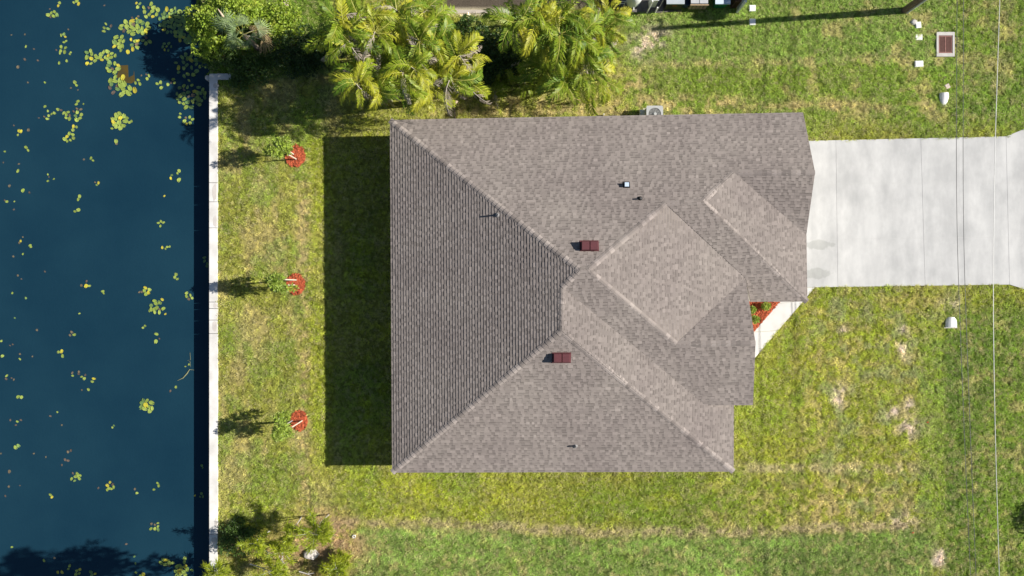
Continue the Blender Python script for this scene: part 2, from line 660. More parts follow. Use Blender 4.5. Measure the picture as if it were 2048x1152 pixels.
EXPO = 0.147
SH_VARIANTS = {}
def shingle_facet(key, poly, slope_obj, singles=0):
    n = newell(poly)
    # up-slope axis follows the eave where the facet has one
    v = (Vector((0, 0, 1)) - n * n.z).normalized()
    u = v.cross(n).normalized()
    o = min(poly, key=lambda p: p.dot(v))
    L = [((p - o).dot(u), (p - o).dot(v)) for p in poly]
    off = [(p - o).dot(n) for p in poly]
    tris = []
    for t in tessellate_polygon([[Vector((x, y, 0)) for x, y in L]]):
        q = [L[i] for i in t]
        ar = (q[1][0] - q[0][0]) * (q[2][1] - q[0][1]) - (q[1][1] - q[0][1]) * (q[2][0] - q[0][0])
        if abs(ar) < 1e-5:
            continue
        if ar < 0:
            q = q[::-1]
        tris.append((q, min(a for a, b in q), max(a for a, b in q), min(b for a, b in q), max(b for a, b in q)))
    u0, u1 = min(a for a, b in L) - .3, max(a for a, b in L) + .3
    vmax = max(b for a, b in L)
    mb = MB()
    rows = int(vmax / EXPO) + 2
    loose = []
    bigpoly = np.array(L)
    for r in range(-1, rows):
        va, vb = r * EXPO - .02, (r + 1) * EXPO - .02
        cur = u0 + random.uniform(-.3, 0)
        high = random.random() < .5
        rowt = random.uniform(.97, 1.03)
        while cur < u1:
            w = random.choice((.13, .17, .21, .26)) if high else random.choice((.10, .14, .18, .23))
            ua, ub = cur, cur + w
            cur = ub
            zl = .0240 if high else .0170
            zl += random.uniform(-.001, .001)
            tt = rowt * (random.uniform(.94, 1.20) if high else random.uniform(.82, 1.06))
            if random.random() < .06:
                tt *= 1.12
            high_now = high
            high = not high if random.random() < .85 else high
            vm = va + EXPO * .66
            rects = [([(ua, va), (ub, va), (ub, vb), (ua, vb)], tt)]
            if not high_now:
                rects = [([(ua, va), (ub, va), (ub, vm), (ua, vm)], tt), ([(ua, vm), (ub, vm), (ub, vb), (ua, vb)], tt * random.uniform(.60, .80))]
            if singles and zl > .02 and .16 < w:
                full = all(inside(np.array(x), np.array(y), L) for x, y in ((ua - .02, va - .02), (ub + .02, va - .02), (ub + .02, vb + .02), (ua - .02, vb + .02)))
                if full:
                    loose.append((ua, va, w, zl, tt))
                    continue
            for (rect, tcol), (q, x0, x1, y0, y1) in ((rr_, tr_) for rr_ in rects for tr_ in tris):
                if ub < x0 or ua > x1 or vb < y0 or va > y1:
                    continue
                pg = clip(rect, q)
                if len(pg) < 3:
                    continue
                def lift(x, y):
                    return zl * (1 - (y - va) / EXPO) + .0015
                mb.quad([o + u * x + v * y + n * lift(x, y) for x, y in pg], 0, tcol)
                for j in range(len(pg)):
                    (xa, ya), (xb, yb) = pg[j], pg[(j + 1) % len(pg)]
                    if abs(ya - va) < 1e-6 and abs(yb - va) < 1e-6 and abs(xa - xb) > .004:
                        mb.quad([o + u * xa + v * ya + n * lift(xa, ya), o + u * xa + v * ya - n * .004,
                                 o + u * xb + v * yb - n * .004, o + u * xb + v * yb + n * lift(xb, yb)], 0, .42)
                    elif zl > .02 and (abs(xa - ua) < 1e-6 and abs(xb - ua) < 1e-6 or abs(xa - ub) < 1e-6 and abs(xb - ub) < 1e-6):
                        mb.quad([o + u * xa + v * ya + n * lift(xa, ya), o + u * xa + v * ya,
                                 o + u * xb + v * yb, o + u * xb + v * yb + n * lift(xb, yb)], 0, tt * .7)
    if singles:
        loose.sort(key=lambda s: (o + u * s[0] + v * s[1]).xy.length)
        basis = Matrix((u, v, n)).transposed().to_4x4()
        for k, (ua, va, w, zl, tt) in enumerate(loose):
            if k < singles:
                vi = (round(w, 2), int(tt * 8))
                if vi not in SH_VARIANTS:
                    s = MB()
                    s.prism([(0, 0, .0255), (w, 0, .0255), (w, EXPO, .0015), (0, EXPO, .0015)],
                            [(0, 0, -.004), (w, 0, -.004), (w, EXPO, -.004), (0, EXPO, -.004)], tint=(vi[1] + .5) / 8)
                    s.t = [(vi[1] + .5) / 8 * (1 if i < 1 else .5) for i in range(len(s.f))]
                    SH_VARIANTS[vi] = s.mesh("shingle", M_shingle)
                so = link("shingle", SH_VARIANTS[vi], slope_obj)
                so.matrix_local = Matrix.Translation(o + u * ua + v * va) @ basis
            else:
                q = [(ua, va), (ua + w, va), (ua + w, va + EXPO), (ua, va + EXPO)]
                top = [o + u * x + v * y + n * (zl * (1 - (y - va) / EXPO) + .0015) for x, y in q]
                bot = [o + u * x + v * y - n * .004 for x, y in q]
                mb.prism(top, bot, 0, tint=tt)
    tag(mb.build("shingle_courses", M_shingle, slope_obj), kind="stuff")


slope_objs = {}
for key, poly in facets.items():
    mb = MB()
    n = newell(poly)
    a2 = sum(poly[i].x * poly[(i + 1) % len(poly)].y - poly[(i + 1) % len(poly)].x * poly[i].y for i in range(len(poly)))
    pl = poly if a2 > 0 else poly[::-1]
    for t in tessellate_polygon([[Vector((p.x, p.y, 0)) for p in pl]]):
        tri = [pl[i] for i in t]
        ar = (tri[1] - tri[0]).cross(tri[2] - tri[0]).z
        if ar < 0:
            tri = tri[::-1]
        mb.quad([p - n * .006 for p in tri], 0)
        mb.quad([p - Vector((0, 0, .19)) for p in tri[::-1]], 1)
    for i in range(len(pl)):
        a, b = pl[i], pl[(i + 1) % len(pl)]
        lowedge = max(a.z, b.z) < 3.35 or {i, (i + 1)} and (F_ in (a, b) and E_ not in (a, b)) or (G_ in (a, b) and M_ not in (a, b))
        if lowedge:
            mb.quad([b - n * .006, a - n * .006, a - Vector((0, 0, .19)), b - Vector((0, 0, .19))], 1)
    so = mb.build("roof_slope", [M_deck, M_trim], house)
    slope_objs[key] = so
    shingle_facet(key, poly, so, 300 if key == "E2" else 0)

# hip and ridge caps
cap_lines = [(NW, A, "W", "N"), (SW_, R2, "W", "S"), (SE_, R2, "S", "E1"), (R2, R1, "W", "E1"), (R1, A, "W", "S2"), (A, D1, "N", "S2"),
             (B_, D1, "N", "E2"), (M_, D1, "S2", "E2"), (C_, B_, "N", "S4"), (E_, C_, "N", "E5"), (GSE, C_, "S4", "E5"), (G_, M_, "S2", "N3"), (F_, E_, "N", "S6")]
total = sum((b - a).length for a, b, *_ in cap_lines)
CAPX = max(.235, total / 296)
for a, b, fa, fb in cap_lines:
    d = (b - a).normalized()
    na, nb_ = newell(facets[fa]), newell(facets[fb])
    ca = na.cross(d); cb = nb_.cross(d)
    if ca.z > 0: ca = -ca
    if cb.z > 0: cb = -cb
    nm = (na + nb_).normalized()
    flat = d.z < .08
    W = .15
    vs = []
    for k in range(4):
        s = MB()
        tv = (.84, 1.04, 1.25, 1.5)[k]
        def row(t, lift):
            return [ca * W + na * (lift - .006), ca * .05 + nm * lift + na * .004, cb * .05 + nm * lift + nb_ * .004, cb * W + nb_ * (lift - .006)], t
        lo, _ = row(0, .034)
        hi, _ = row(1, .014)
        LEN = CAPX * 1.12
        lo = [p for p in lo]
        hi = [p + d * LEN for p in hi]
        for j in range(3):
            s.quad([lo[j], lo[j + 1], hi[j + 1], hi[j]], 0, tv)
            s.quad([lo[j], lo[j] - nm * .035, lo[j + 1] - nm * .035, lo[j + 1]], 0, tv * .6)
        s.quad([lo[0], hi[0], hi[0] - nm * .03, lo[0] - nm * .03], 0, tv * .7)
        s.quad([lo[3], hi[3], hi[3] - nm * .03, lo[3] - nm * .03], 0, tv * .7)
        vs.append(s.mesh("ridge_cap", M_shingle))
    nn = max(1, int((b - a).length / CAPX + .4))
    st = (b - a).length / nn
    for k in range(nn):
        o = link("ridge_cap", random.choice((vs[0], vs[1], vs[1], vs[2], vs[2], vs[3])), house)
        o.location = a + d * (k * st)

# walls, gable ends
M_stucco = pmat("stucco", (.72, .69, .62), (.66, .63, .57), 3, .9, bump=.3, bscale=60)
foot = [P(813, 280), P(1549, 266), P(1555, 585), P(1449, 585), P(1449, 774), P(1419, 774), P(1419, 900), P(817, 902)]
ins = []
mb = MB()
for i in range(len(foot)):
    a, b = foot[i], foot[(i + 1) % len(foot)]
    # each wall as a slab 0.2 thick, height to the soffit
    d = (b - a).normalized()
    nrm = Vector((-d.y, d.x, 0)) * .2
    h = 2.62 if i not in (3,) else 3.0
    mbw = MB()
    a2, b2 = a + d * .2 * 0, b - d * .0
    mbw.prism([a + Vector((0, 0, h)), a + nrm * -1 + Vector((0, 0, h)) + d * .2, b - nrm - d * .2 + Vector((0, 0, h)), b + Vector((0, 0, h))],
              [a, a - nrm + d * .2, b - nrm - d * .2, b])
    mbw.build("wall", M_stucco, house)
for (e1, e2, top) in ((NE_, GE, F_), (Q_, S2b, G_)):
    back = Vector((-.55, 0, -.25))
    w = MB()
    q1, q2, q3 = e1 + back, e2 + back, top + back
    w.prism([q1, q2, q3], [p + Vector((-.12, 0, 0)) for p in (q1, q2, q3)])
    w.build("gable_wall", M_stucco, house)
M_door = pmat("garage_door_paint", (.78, .77, .74), None, 3, .5)
gx = P(1552, 0).x + .03
w = MB()
for k in range(4):
    w.box((gx, P(0, 424).y, .04 + k * .55), (.05, 5.4, .535))
w.build("garage_door", M_door, house)
M_glass = pmat("window_glass", (.03, .04, .05), None, 1, .08, spec=.6)
for (fx, fy, wx, wy) in ((814, 380, .06, 1.6), (814, 560, .06, 2.4), (815, 760, .06, 1.6)):
    c = P(fx, fy)
    w = MB()
    w.box((c.x, c.y, .9), (wx, wy, 1.3))
    f = w.build("window", M_trim, house)
    w = MB()
    w.box((c.x - .035, c.y, .97), (.03, wy - .14, 1.16))
    w.build("pane", M_glass, f)

# roof fittings
M_maroon = pmat("maroon_metal", (.125, .038, .044), (.10, .032, .038), 8, .55)
M_lead = pmat("grey_pipe", (.26, .25, .25), (.2, .2, .2), 9, .5)
M_black = pmat("black_plastic", (.012, .012, .012), (.02, .02, .02), 9, .5)
M_galv = pmat("pale_blue_vent", (.55, .66, .80), (.50, .60, .74), 9, .4)
plSm = plane3(SW_, SE_, R2)
for (px, py, pl) in ((1178.5, 492, plN), (1123, 715, plSm)):
    for sx in (-8.3, 8.3):
        p = on_plane(px + sx, py, pl)
        n = pl[0]
        mb = MB()
        mb.box((0, 0, -.06), (.375, .40, .30), mat=0)
        hood = mb.build("roof_vent", M_maroon, house, p)
        mb = MB()
        top = [(-.2, -.215, .285), (.2, -.215, .285), (.2, .215, .285), (-.2, .215, .285)]
        mb.prism([(x * .85, y * .85, z + .03) for x, y, z in top], [(x, y, z - .05) for x, y, z in top])
        mb.build("hood", M_maroon, hood)
        mb = MB()
        mb.box((0, 0, -.09), (.50, .55, .02))
        fl = mb.build("flange", M_maroon, hood)
        fl.rotation_euler = Vector((0, 0, 1)).rotation_difference(n).to_euler()
        fl.location = n * .105
for (px, py, pl, h, r) in ((1280, 397.5, plN, .26, .04), (995, 430, plW, .30, .04), (1150.5, 891.5, plSm, .26, .04)):
    p = on_plane(px, py, pl)
    mb = MB()
    mb.lathe((0, 0, 0), [(r, -.05), (r, h), (r * .75, h + .002), (r * .7, h - .04)], 12)
    v_ = mb.build("vent_pipe", M_lead, house, p)
    mb = MB()
    mb.lathe((0, 0, 0), [(.12, .01), (.1, .03), (r + .012, .08), (r + .004, .1)], 14)
    f = mb.build("boot", M_black if px > 1200 else M_lead, v_)
p = on_plane(1252.5, 370, plN)
mb = MB()
mb.box((0, 0, -.08), (.16, .17, .26))
v_ = mb.build("roof_vent", M_galv, house, p)
mb = MB()
mb.box((0, 0, .185), (.20, .20, .03))
mb.build("hood", M_galv, v_)
mb = MB()
mb.box((0, 0, 0), (.34, .34, .012))
f = mb.build("flange", M_black, v_)
f.rotation_euler = Vector((0, 0, 1)).rotation_difference(plN[0]).to_euler()
f.location = plN[0] * .02

# ------------------------------------------------------------------ driveway, walkway
def slab_material():
    m, nt, b, out = nodes_of("driveway_concrete")
    p = pos(nt)
    f = ramp01(nt, noise(nt, pos(nt, (1, .22, 1)), 1.1, 5, .6), .3, .7)
    c = mixc(nt, f, (.59, .588, .58), (.46, .462, .46))
    f2 = ramp01(nt, noise(nt, pos(nt, (1.2, .8, 1)), .55, 6, .65), .38, .62)
    c = mixc(nt, f2, mixc(nt, 1.0, c, (.86, .862, .865), 'MULTIPLY'), mixc(nt, 1.0, c, (1.06, 1.06, 1.055), 'MULTIPLY'))
    f3 = ramp01(nt, noise(nt, p, 45, 4, .7), .3, .7)
    c = mixc(nt, f3, mixc(nt, 1.0, c, (.93, .93, .93), 'MULTIPLY'), c)
    wob = noise(nt, p, 2.2, 4, .6)
    sx = nt.nodes.new("ShaderNodeSeparateXYZ")
    nt.links.new(p, sx.inputs[0])
    for (px, py, rx, ry) in ((1634, 490, 36, 9), (1628, 547, 34, 11)):
        q = P(px, py)
        s = CAM_H / FPX
        dx = math_n(nt, 'DIVIDE', math_n(nt, 'SUBTRACT', sx.outputs[0], q.x), rx * s)
        dy = math_n(nt, 'DIVIDE', math_n(nt, 'SUBTRACT', sx.outputs[1], q.y), ry * s)
        r = math_n(nt, 'ADD', math_n(nt, 'MULTIPLY', dx, dx), math_n(nt, 'MULTIPLY', dy, dy))
        r = math_n(nt, 'ADD', r, math_n(nt, 'MULTIPLY', math_n(nt, 'SUBTRACT', wob, .5), 3.0))
        k = math_n(nt, 'SUBTRACT', 1.0, ramp01(nt, r, .75, 1.05))
        c = mixc(nt, math_n(nt, 'MULTIPLY', k, .75), c, mixc(nt, 1.0, c, (.76, .77, .75), 'MULTIPLY'))
    nt.links.new(c, b.inputs["Base Color"])
    b.inputs["Roughness"].default_value = .85
    b.inputs["Specular IOR Level"].default_value = .2
    bn = nt.nodes.new("ShaderNodeBump")
    bn.inputs["Strength"].default_value = .12
    bn.inputs["Distance"].default_value = .01
    nt.links.new(noise(nt, p, 60), bn.inputs["Height"])
    nt.links.new(bn.outputs[0], b.inputs["Normal"])
    return m
M_slab = slab_material()
M_joint = pmat("joint_filler", (.52, .52, .51), (.44, .44, .43), 6, .9)
drive = tag(bpy.data.objects.new("driveway", None), kind="structure")
COL.objects.link(drive)
ytop = lambda x: 282.0 - (x - 1614) * (9 / 396) if x <= 2011 else 273 - (x - 2011) * .40
ybot = lambda x: 574.5 - (x - 1625) * (5.5 / 393) if x <= 2018 else 569 + (x - 2018) * .31
xb = [(1552, 1552), (1671, 1675), (1840.5, 1849.5), (2011, 2018), (2210, 2210)]
rowf = [lambda x: ytop(x), lambda x: 366.5, lambda x: 479 - (x - 1620) * .012, lambda x: ybot(x)]
DZ = .045
g = .25
for i in range(4):
    for j in range(3):
        tf = (0, .33, .66, 1)
        xa = lambda q: xb[i][0] + (xb[i][1] - xb[i][0]) * q
        xc = lambda q: xb[i + 1][0] + (xb[i + 1][1] - xb[i + 1][0]) * q
        q0, q1 = tf[j], tf[j + 1]
        pts = [(xa(q0) + g, rowf[j](xa(q0)) + (g if j else 0)), (xc(q0) - g, rowf[j](xc(q0)) + (g if j else 0)),
               (xc(q1) - g, rowf[j + 1](xc(q1)) - (g if j < 2 else 0)), (xa(q1) + g, rowf[j + 1](xa(q1)) - (g if j < 2 else 0))]
        top = [P(x, y) + Vector((0, 0, DZ)) for x, y in pts][::-1]
        mb = MB()
        mb.prism(top, [p - Vector((0, 0, .14)) for p in top])
        mb.build("slab", M_slab, drive)
drive_poly = [(1552, ytop(1552)), (2011, 273), (2210, ytop(2210)), (2210, ybot(2210)), (2018, 569), (1625, 574.5), (1552, 574.8)]
drive_w = [P(x, y) for x, y in drive_poly]
mb = MB()
mb.prism([p + Vector((0, 0, DZ - .007)) for p in drive_w[::-1]], [p - Vector((0, 0, .1)) for p in drive_w[::-1]])
mb.build("joint_filler", M_joint, drive)

walk = tag(bpy.data.objects.new("walkway", None), kind="structure")
COL.objects.link(walk)
w_in = [(1590, 574.9), (1556, 607), (1507, 664), (1462, 716)]
w_out = [(1629, 574.9), (1607, 601), (1556, 661), (1478, 753)]
M_walk = pmat("walkway_concrete", (.64, .63, .61), (.55, .54, .52), 2.0, .85, bump=.12, bscale=40)
for k in range(3):
    q = [w_in[k], w_in[k + 1], w_out[k + 1], w_out[k]]
    cx, cy = sum(a for a, b in q) / 4, sum(b for a, b in q) / 4
    top = [P(cx + (a - cx) * .995, cy + (b - cy) * .992) + Vector((0, 0, DZ - .004)) for a, b in q]
    mb = MB()
    mb.prism(top, [p - Vector((0, 0, .14)) for p in top])
    mb.build("slab", M_walk, walk)
walk_w = [P(x, y) for x, y in w_in + w_out[::-1]]

# ------------------------------------------------------------------ mulch
M_mulch = pmat("red_mulch", (.50, .115, .048), (.32, .066, .028), 14, .9, tint=True, bump=.4, bscale=40)
def mulch(name, poly, label, seed):
    """a low mound of red chips"""
    rr = random.Random(seed)
    cx = sum(p.x for p in poly) / len(poly); cy = sum(p.y for p in poly) / len(poly)
    mb = MB()
    rings = [(1, .0), (.9, .035), (.6, .055), (.3, .06)]
    prev = None
    for s, z in rings:
        cur = [(cx + (p.x - cx) * s, cy + (p.y - cy) * s, z) for p in poly]
        if prev:
            for i in range(len(poly)):
                i2 = (i + 1) % len(poly)
                mb.quad([prev[i], prev[i2], cur[i2], cur[i]], 0, .8)
        prev = cur
    mb.quad(prev, 0, .8)
    xs = [p.x for p in poly]; ys = [p.y for p in poly]
    area = (max(xs) - min(xs)) * (max(ys) - min(ys))
    for k in range(int(area * 420)):
        x, y = rr.uniform(min(xs), max(xs)), rr.uniform(min(ys), max(ys))
        if not inside(np.array(x), np.array(y), [(p.x, p.y) for p in poly]):
            continue
        a = rr.uniform(0, PI); l = rr.uniform(.03, .075); w = rr.uniform(.012, .03); z = rr.uniform(.05, .085)
        dx, dy = math.cos(a) * l, math.sin(a) * l
        ex, ey = -math.sin(a) * w, math.cos(a) * w
        t = rr.uniform(-.02, .02)
        mb.quad([(x - dx - ex, y - dy - ey, z - t), (x + dx - ex, y + dy - ey, z + t), (x + dx + ex, y + dy + ey, z + t + .01), (x - dx + ex, y - dy + ey, z - t + .01)], 0, rr.choice((.55, .8, 1, 1.2, 1.45)))
    o = mb.build(name, M_mulch)
    return tag(o, label, "mulch bed")

MULCH = []
for (cx, cy, rx, ry, lab) in ((591, 312, 20, 22.5, "red mulch ring round the topmost of the three young trees"),
                              (592, 568, 18.5, 21.5, "red mulch ring round the middle young tree"),
                              (598.5, 841, 17.5, 20.5, "red mulch ring round the lowest of the three young trees")):
    c = P(cx, cy)
    s = CAM_H / FPX
    poly = [Vector((c.x + rx * s * math.cos(t) * k, c.y + ry * s * math.sin(t) * k, 0)) for t, k in ((2 * PI * i / 26, random.uniform(.92, 1.06)) for i in range(26))]
    MULCH.append(poly)
    mulch("mulch_ring", poly, lab, cx)
bedp = [P(x, y) for x, y in ((1462, 596), (1520, 592), (1564, 598), (1556, 607), (1531, 635), (1507, 663), (1462, 712))][::-1]
MULCH.append(bedp)
mulch("mulch_bed", bedp, "red mulch bed in the corner between the roof edge and the walkway", 5)

# ------------------------------------------------------------------ grass (stuff)
def make_grass():
    M = leafmat("grass_blade", None, None, trans=.42, rough=.6, spec=.2, instancer=True)
    protos = bpy.data.collections.new("grass_tufts")
    rr = random.Random(3)
    for k in range(7):
        mb = MB()
        nb = 13
        for b in range(nb):
            a = rr.uniform(0, 2 * PI)
            bx, by = rr.uniform(-.05, .05), rr.uniform(-.05, .05)
            l = rr.uniform(.08, .19)
            lean = rr.uniform(.75, 1.42)
            w = rr.uniform(.006, .012)
            dx, dy = math.cos(a), math.sin(a)
            ex, ey = -dy * w, dx * w
            m1 = (bx + dx * l * .5 * math.sin(lean) * .8, by + dy * l * .5 * math.sin(lean) * .8, l * .55 * math.cos(lean * .7))
            tp = (bx + dx * l * math.sin(lean), by + dy * l * math.sin(lean), l * math.cos(lean) * .85)
            t = rr.uniform(.65, 1.35)
            mb.quad([(bx - ex, by - ey, -.01), (bx + ex, by + ey, -.01), (m1[0] + ex, m1[1] + ey, m1[2]), (m1[0] - ex, m1[1] - ey, m1[2])], 0, t * .9)
            mb.quad([(m1[0] - ex, m1[1] - ey, m1[2]), (m1[0] + ex, m1[1] + ey, m1[2]), tp], 0, t)
        o = bpy.data.objects.new("grass_tuft", mb.mesh("grass_tuft", M))
        protos.objects.link(o)
    N = 215000
    X = RNG.uniform(-17.2, 28.6, N)
    Y = RNG.uniform(-16.4, 16.4, N)
    hide = inside(X, Y, [(p.x, p.y) for p in foot])
    grow = .03
    def shrink(poly, d):
        c = sum((Vector((p.x, p.y)) for p in poly), Vector((0, 0))) / len(poly)
        return [c + (Vector((p.x, p.y)) - c) * (1 + d / (Vector((p.x, p.y)) - c).length) for p in poly]
    hide |= inside(X, Y, shrink(drive_w, .03)) | inside(X, Y, walk_w)
    for m in MULCH:
        hide |= inside(X, Y, shrink(m, .07))
    hide |= (X < xr + .02) & (Y < NORTH_BANK + .05)
    hide |= (X < P(463, 0).x + .03) & (Y > P(0, 161).y) & (Y < P(0, 147).y)
    hide |= ground_z(X, Y) < -.75
    for (x0, y0, x1, y1) in ((1868, 63, 1911, 117), (1240, -40, 1400, 26), (1400, -40, 1478, 21), (890, -60, 1080, 27)):
        a, b = P(x0, y0), P(x1, y1)
        hide |= (X > a.x) & (X < b.x) & (Y < a.y) & (Y > b.y)
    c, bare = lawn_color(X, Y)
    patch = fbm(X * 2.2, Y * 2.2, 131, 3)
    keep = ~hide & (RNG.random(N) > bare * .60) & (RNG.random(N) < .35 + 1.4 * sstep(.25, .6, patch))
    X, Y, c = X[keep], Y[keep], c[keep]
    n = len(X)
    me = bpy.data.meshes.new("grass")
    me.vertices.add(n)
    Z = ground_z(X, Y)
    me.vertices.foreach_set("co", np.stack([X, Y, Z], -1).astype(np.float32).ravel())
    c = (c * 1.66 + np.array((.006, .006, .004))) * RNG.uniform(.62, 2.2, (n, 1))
    dryb = RNG.random(n) < .20
    c[dryb] = c[dryb] * .4 + np.array((.74, .66, .36)) * .6
    a = me.attributes.new("col", 'FLOAT_COLOR', 'POINT')
    a.data.foreach_set("color", np.concatenate([c, np.ones((n, 1))], 1).astype(np.float32).ravel())
    a = me.attributes.new("rot", 'FLOAT_VECTOR', 'POINT')
    rot = np.zeros((n, 3)); rot[:, 2] = RNG.uniform(0, 6.28, n)
    a.data.foreach_set("vector", rot.astype(np.float32).ravel())
    a = me.attributes.new("scl", 'FLOAT', 'POINT')
    a.data.foreach_set("value", (RNG.uniform(.6, 1.1, n) * (.75 + .6 * fbm(X * .8, Y * .8, 141, 2))).astype(np.float32))
    ob = link("grass", me)
    tag(ob, kind="stuff")
    ng = bpy.data.node_groups.new("grass_scatter", 'GeometryNodeTree')
    ng.interface.new_socket("Geometry", in_out='INPUT', socket_type='NodeSocketGeometry')
    ng.interface.new_socket("Geometry", in_out='OUTPUT', socket_type='NodeSocketGeometry')
    gi = ng.nodes.new("NodeGroupInput"); go = ng.nodes.new("NodeGroupOutput")
    ci = ng.nodes.new("GeometryNodeCollectionInfo")
    ci.inputs["Collection"].default_value = protos
    ci.inputs["Separate Children"].default_value = True
    ci.inputs["Reset Children"].default_value = True
    ip = ng.nodes.new("GeometryNodeInstanceOnPoints")
    ip.inputs["Pick Instance"].default_value = True
    ar = ng.nodes.new("GeometryNodeInputNamedAttribute"); ar.data_type = 'FLOAT_VECTOR'; ar.inputs[0].default_value = "rot"
    as_ = ng.nodes.new("GeometryNodeInputNamedAttribute"); as_.data_type = 'FLOAT'; as_.inputs[0].default_value = "scl"
    ri = ng.nodes.new("FunctionNodeRandomValue"); ri.data_type = 'INT'
    ri.inputs[4].default_value = 0; ri.inputs[5].default_value = 6
    L = ng.links.new
    L(gi.outputs[0], ip.inputs["Points"]); L(ci.outputs[0], ip.inputs["Instance"])
    L(ri.outputs[2], ip.inputs["Instance Index"])
    L(ar.outputs[0], ip.inputs["Rotation"]); L(as_.outputs[0], ip.inputs["Scale"])
    L(ip.outputs[0], go.inputs[0])
    md = ob.modifiers.new("scatter", 'NODES')
    md.node_group = ng
make_grass()

# ------------------------------------------------------------------ foliage builders
M_bark = pmat("bark", (.23, .19, .15), (.14, .115, .09), 14, .9, bump=.5, bscale=40)
M_palebark = pmat("pale_bark", (.52, .49, .45), (.34, .32, .30), 5, .9, bump=.4, bscale=25)
M_stake = pmat("pale_wood_stake", (.72, .66, .54), (.62, .55, .44), 12, .8)

def leaf(mb, p, d, l, w, rr, up=.35, tint=1.0, bend=.25):
    """a pointed leaf starting at p along d, folded once, drooping at the tip"""
    d = d.normalized()
    s = d.cross(Vector((0, 0, 1)))
    if s.length < 1e-3:
        s = Vector((1, 0, 0))
    s.normalize()
    s = (s + Vector((0, 0, rr.uniform(-up, up)))).normalized() * w
    m = p + d * l * .5
    t = p + d * l - Vector((0, 0, bend * l))
    mb.quad([p, m + s, t, m - s], 0, tint)


def leafy_crown(cs, rr, n, l, w, mat, name, parent, hollow=.55, tint=(.6, 1.35)):
    """cs: list of (centre, radii) clumps; leaves spread mostly near each clump's surface"""
    mb = MB()
    tot = sum(r[0] * r[1] for c, r in cs)
    for c, r in cs:
        k = max(6, int(n * r[0] * r[1] / tot))
        for i in range(k):
            d = Vector((rr.gauss(0, 1), rr.gauss(0, 1), rr.gauss(.25, 1))).normalized()
            q = hollow + (1 - hollow) * rr.random() ** .7 * rr.uniform(.8, 1.18)
            p = c + Vector((d.x * r[0], d.y * r[1], d.z * r[2])) * q
            dd = (d + Vector((rr.gauss(0, .55), rr.gauss(0, .55), rr.gauss(0, .4)))).normalized()
            leaf(mb, p, dd, l * rr.uniform(.65, 1.3), w * rr.uniform(.7, 1.2), rr, tint=rr.uniform(*tint), up=.6)
    return mb.build(name, mat, parent)


def clumps(rr, c, R, h, n, size):
    out = []
    for i in range(n):
        a, q = rr.uniform(0, 2 * PI), math.sqrt(rr.random())
        s = size * rr.uniform(.7, 1.25)
        out.append((Vector((c[0] + math.cos(a) * R[0] * q, c[1] + math.sin(a) * R[1] * q, h * rr.uniform(.55, 1.0) * (1.05 - .45 * q))), (s, s, s * .75)))
    return out


def shrub(name, px, py, hc, R, h, label, cat, mat, seed, nleaf=1800, l=.16, w=.05, nc=14, size=.38, group=None):
    """(px, py): where the middle of the crown shows, hc: its height"""
    rr = random.Random(seed)
    g = P(px, py, hc)
    gz = float(ground_z(np.array(g.x), np.array(g.y)))
    gz = max(gz, -1.0)
    t = thing(name, (g.x, g.y, gz), label, cat, group)
    cs = clumps(rr, (0, 0), R, h - gz, nc, size)
    st = MB()
    for c, r in cs[:10]:
        st.tube([(rr.uniform(-.06, .06), rr.uniform(-.06, .06), -.05), c * .5 + Vector((rr.uniform(-.1, .1), rr.uniform(-.1, .1), c.z * .1)), c], [.035, .025, .01], 6)
    st.build("stem", M_bark, t)
    leafy_crown(cs, rr, nleaf, l, w, mat, "foliage", t)
    return t

L_bright = leafmat("leaf_bright", (.35, .46, .05), (.24, .37, .035), .35, tint=True, per_obj=False, c3=(.50, .54, .08))
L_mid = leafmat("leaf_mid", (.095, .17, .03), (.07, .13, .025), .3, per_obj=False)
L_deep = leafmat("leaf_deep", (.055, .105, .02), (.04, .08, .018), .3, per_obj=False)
L_young = leafmat("leaf_young", (.34, .44, .06), (.24, .35, .05), .35, per_obj=False, c3=(.34, .38, .08))
L_feather = leafmat("leaf_feather", (.42, .48, .03), (.27, .37, .025), .4, per_obj=False, c3=(.36, .38, .05))

# ------------------------------------------------------------------ feathery clumping palms
F_green = leafmat("frond_green", (.24, .32, .02), (.10, .19, .018), .24, rough=.45, spec=.3, c3=(.28, .32, .03))
F_yellow = leafmat("frond_yellow", (.44, .43, .03), (.27, .33, .022), .26, rough=.45, spec=.3, c3=(.44, .40, .05))
F_dead = leafmat("frond_dead", (.47, .41, .34), (.35, .29, .23), .2, rough=.8, spec=.1)
M_rachis = pmat("frond_rib", (.46, .44, .10), (.36, .36, .08), 5, .5)
M_deadrib = pmat("dead_rib", (.50, .44, .37), (.38, .33, .28), 5, .8)
M_cane = pmat("palm_cane", (.30, .30, .16), (.22, .20, .12), 6, .7, stretch=(1, 1, 5))

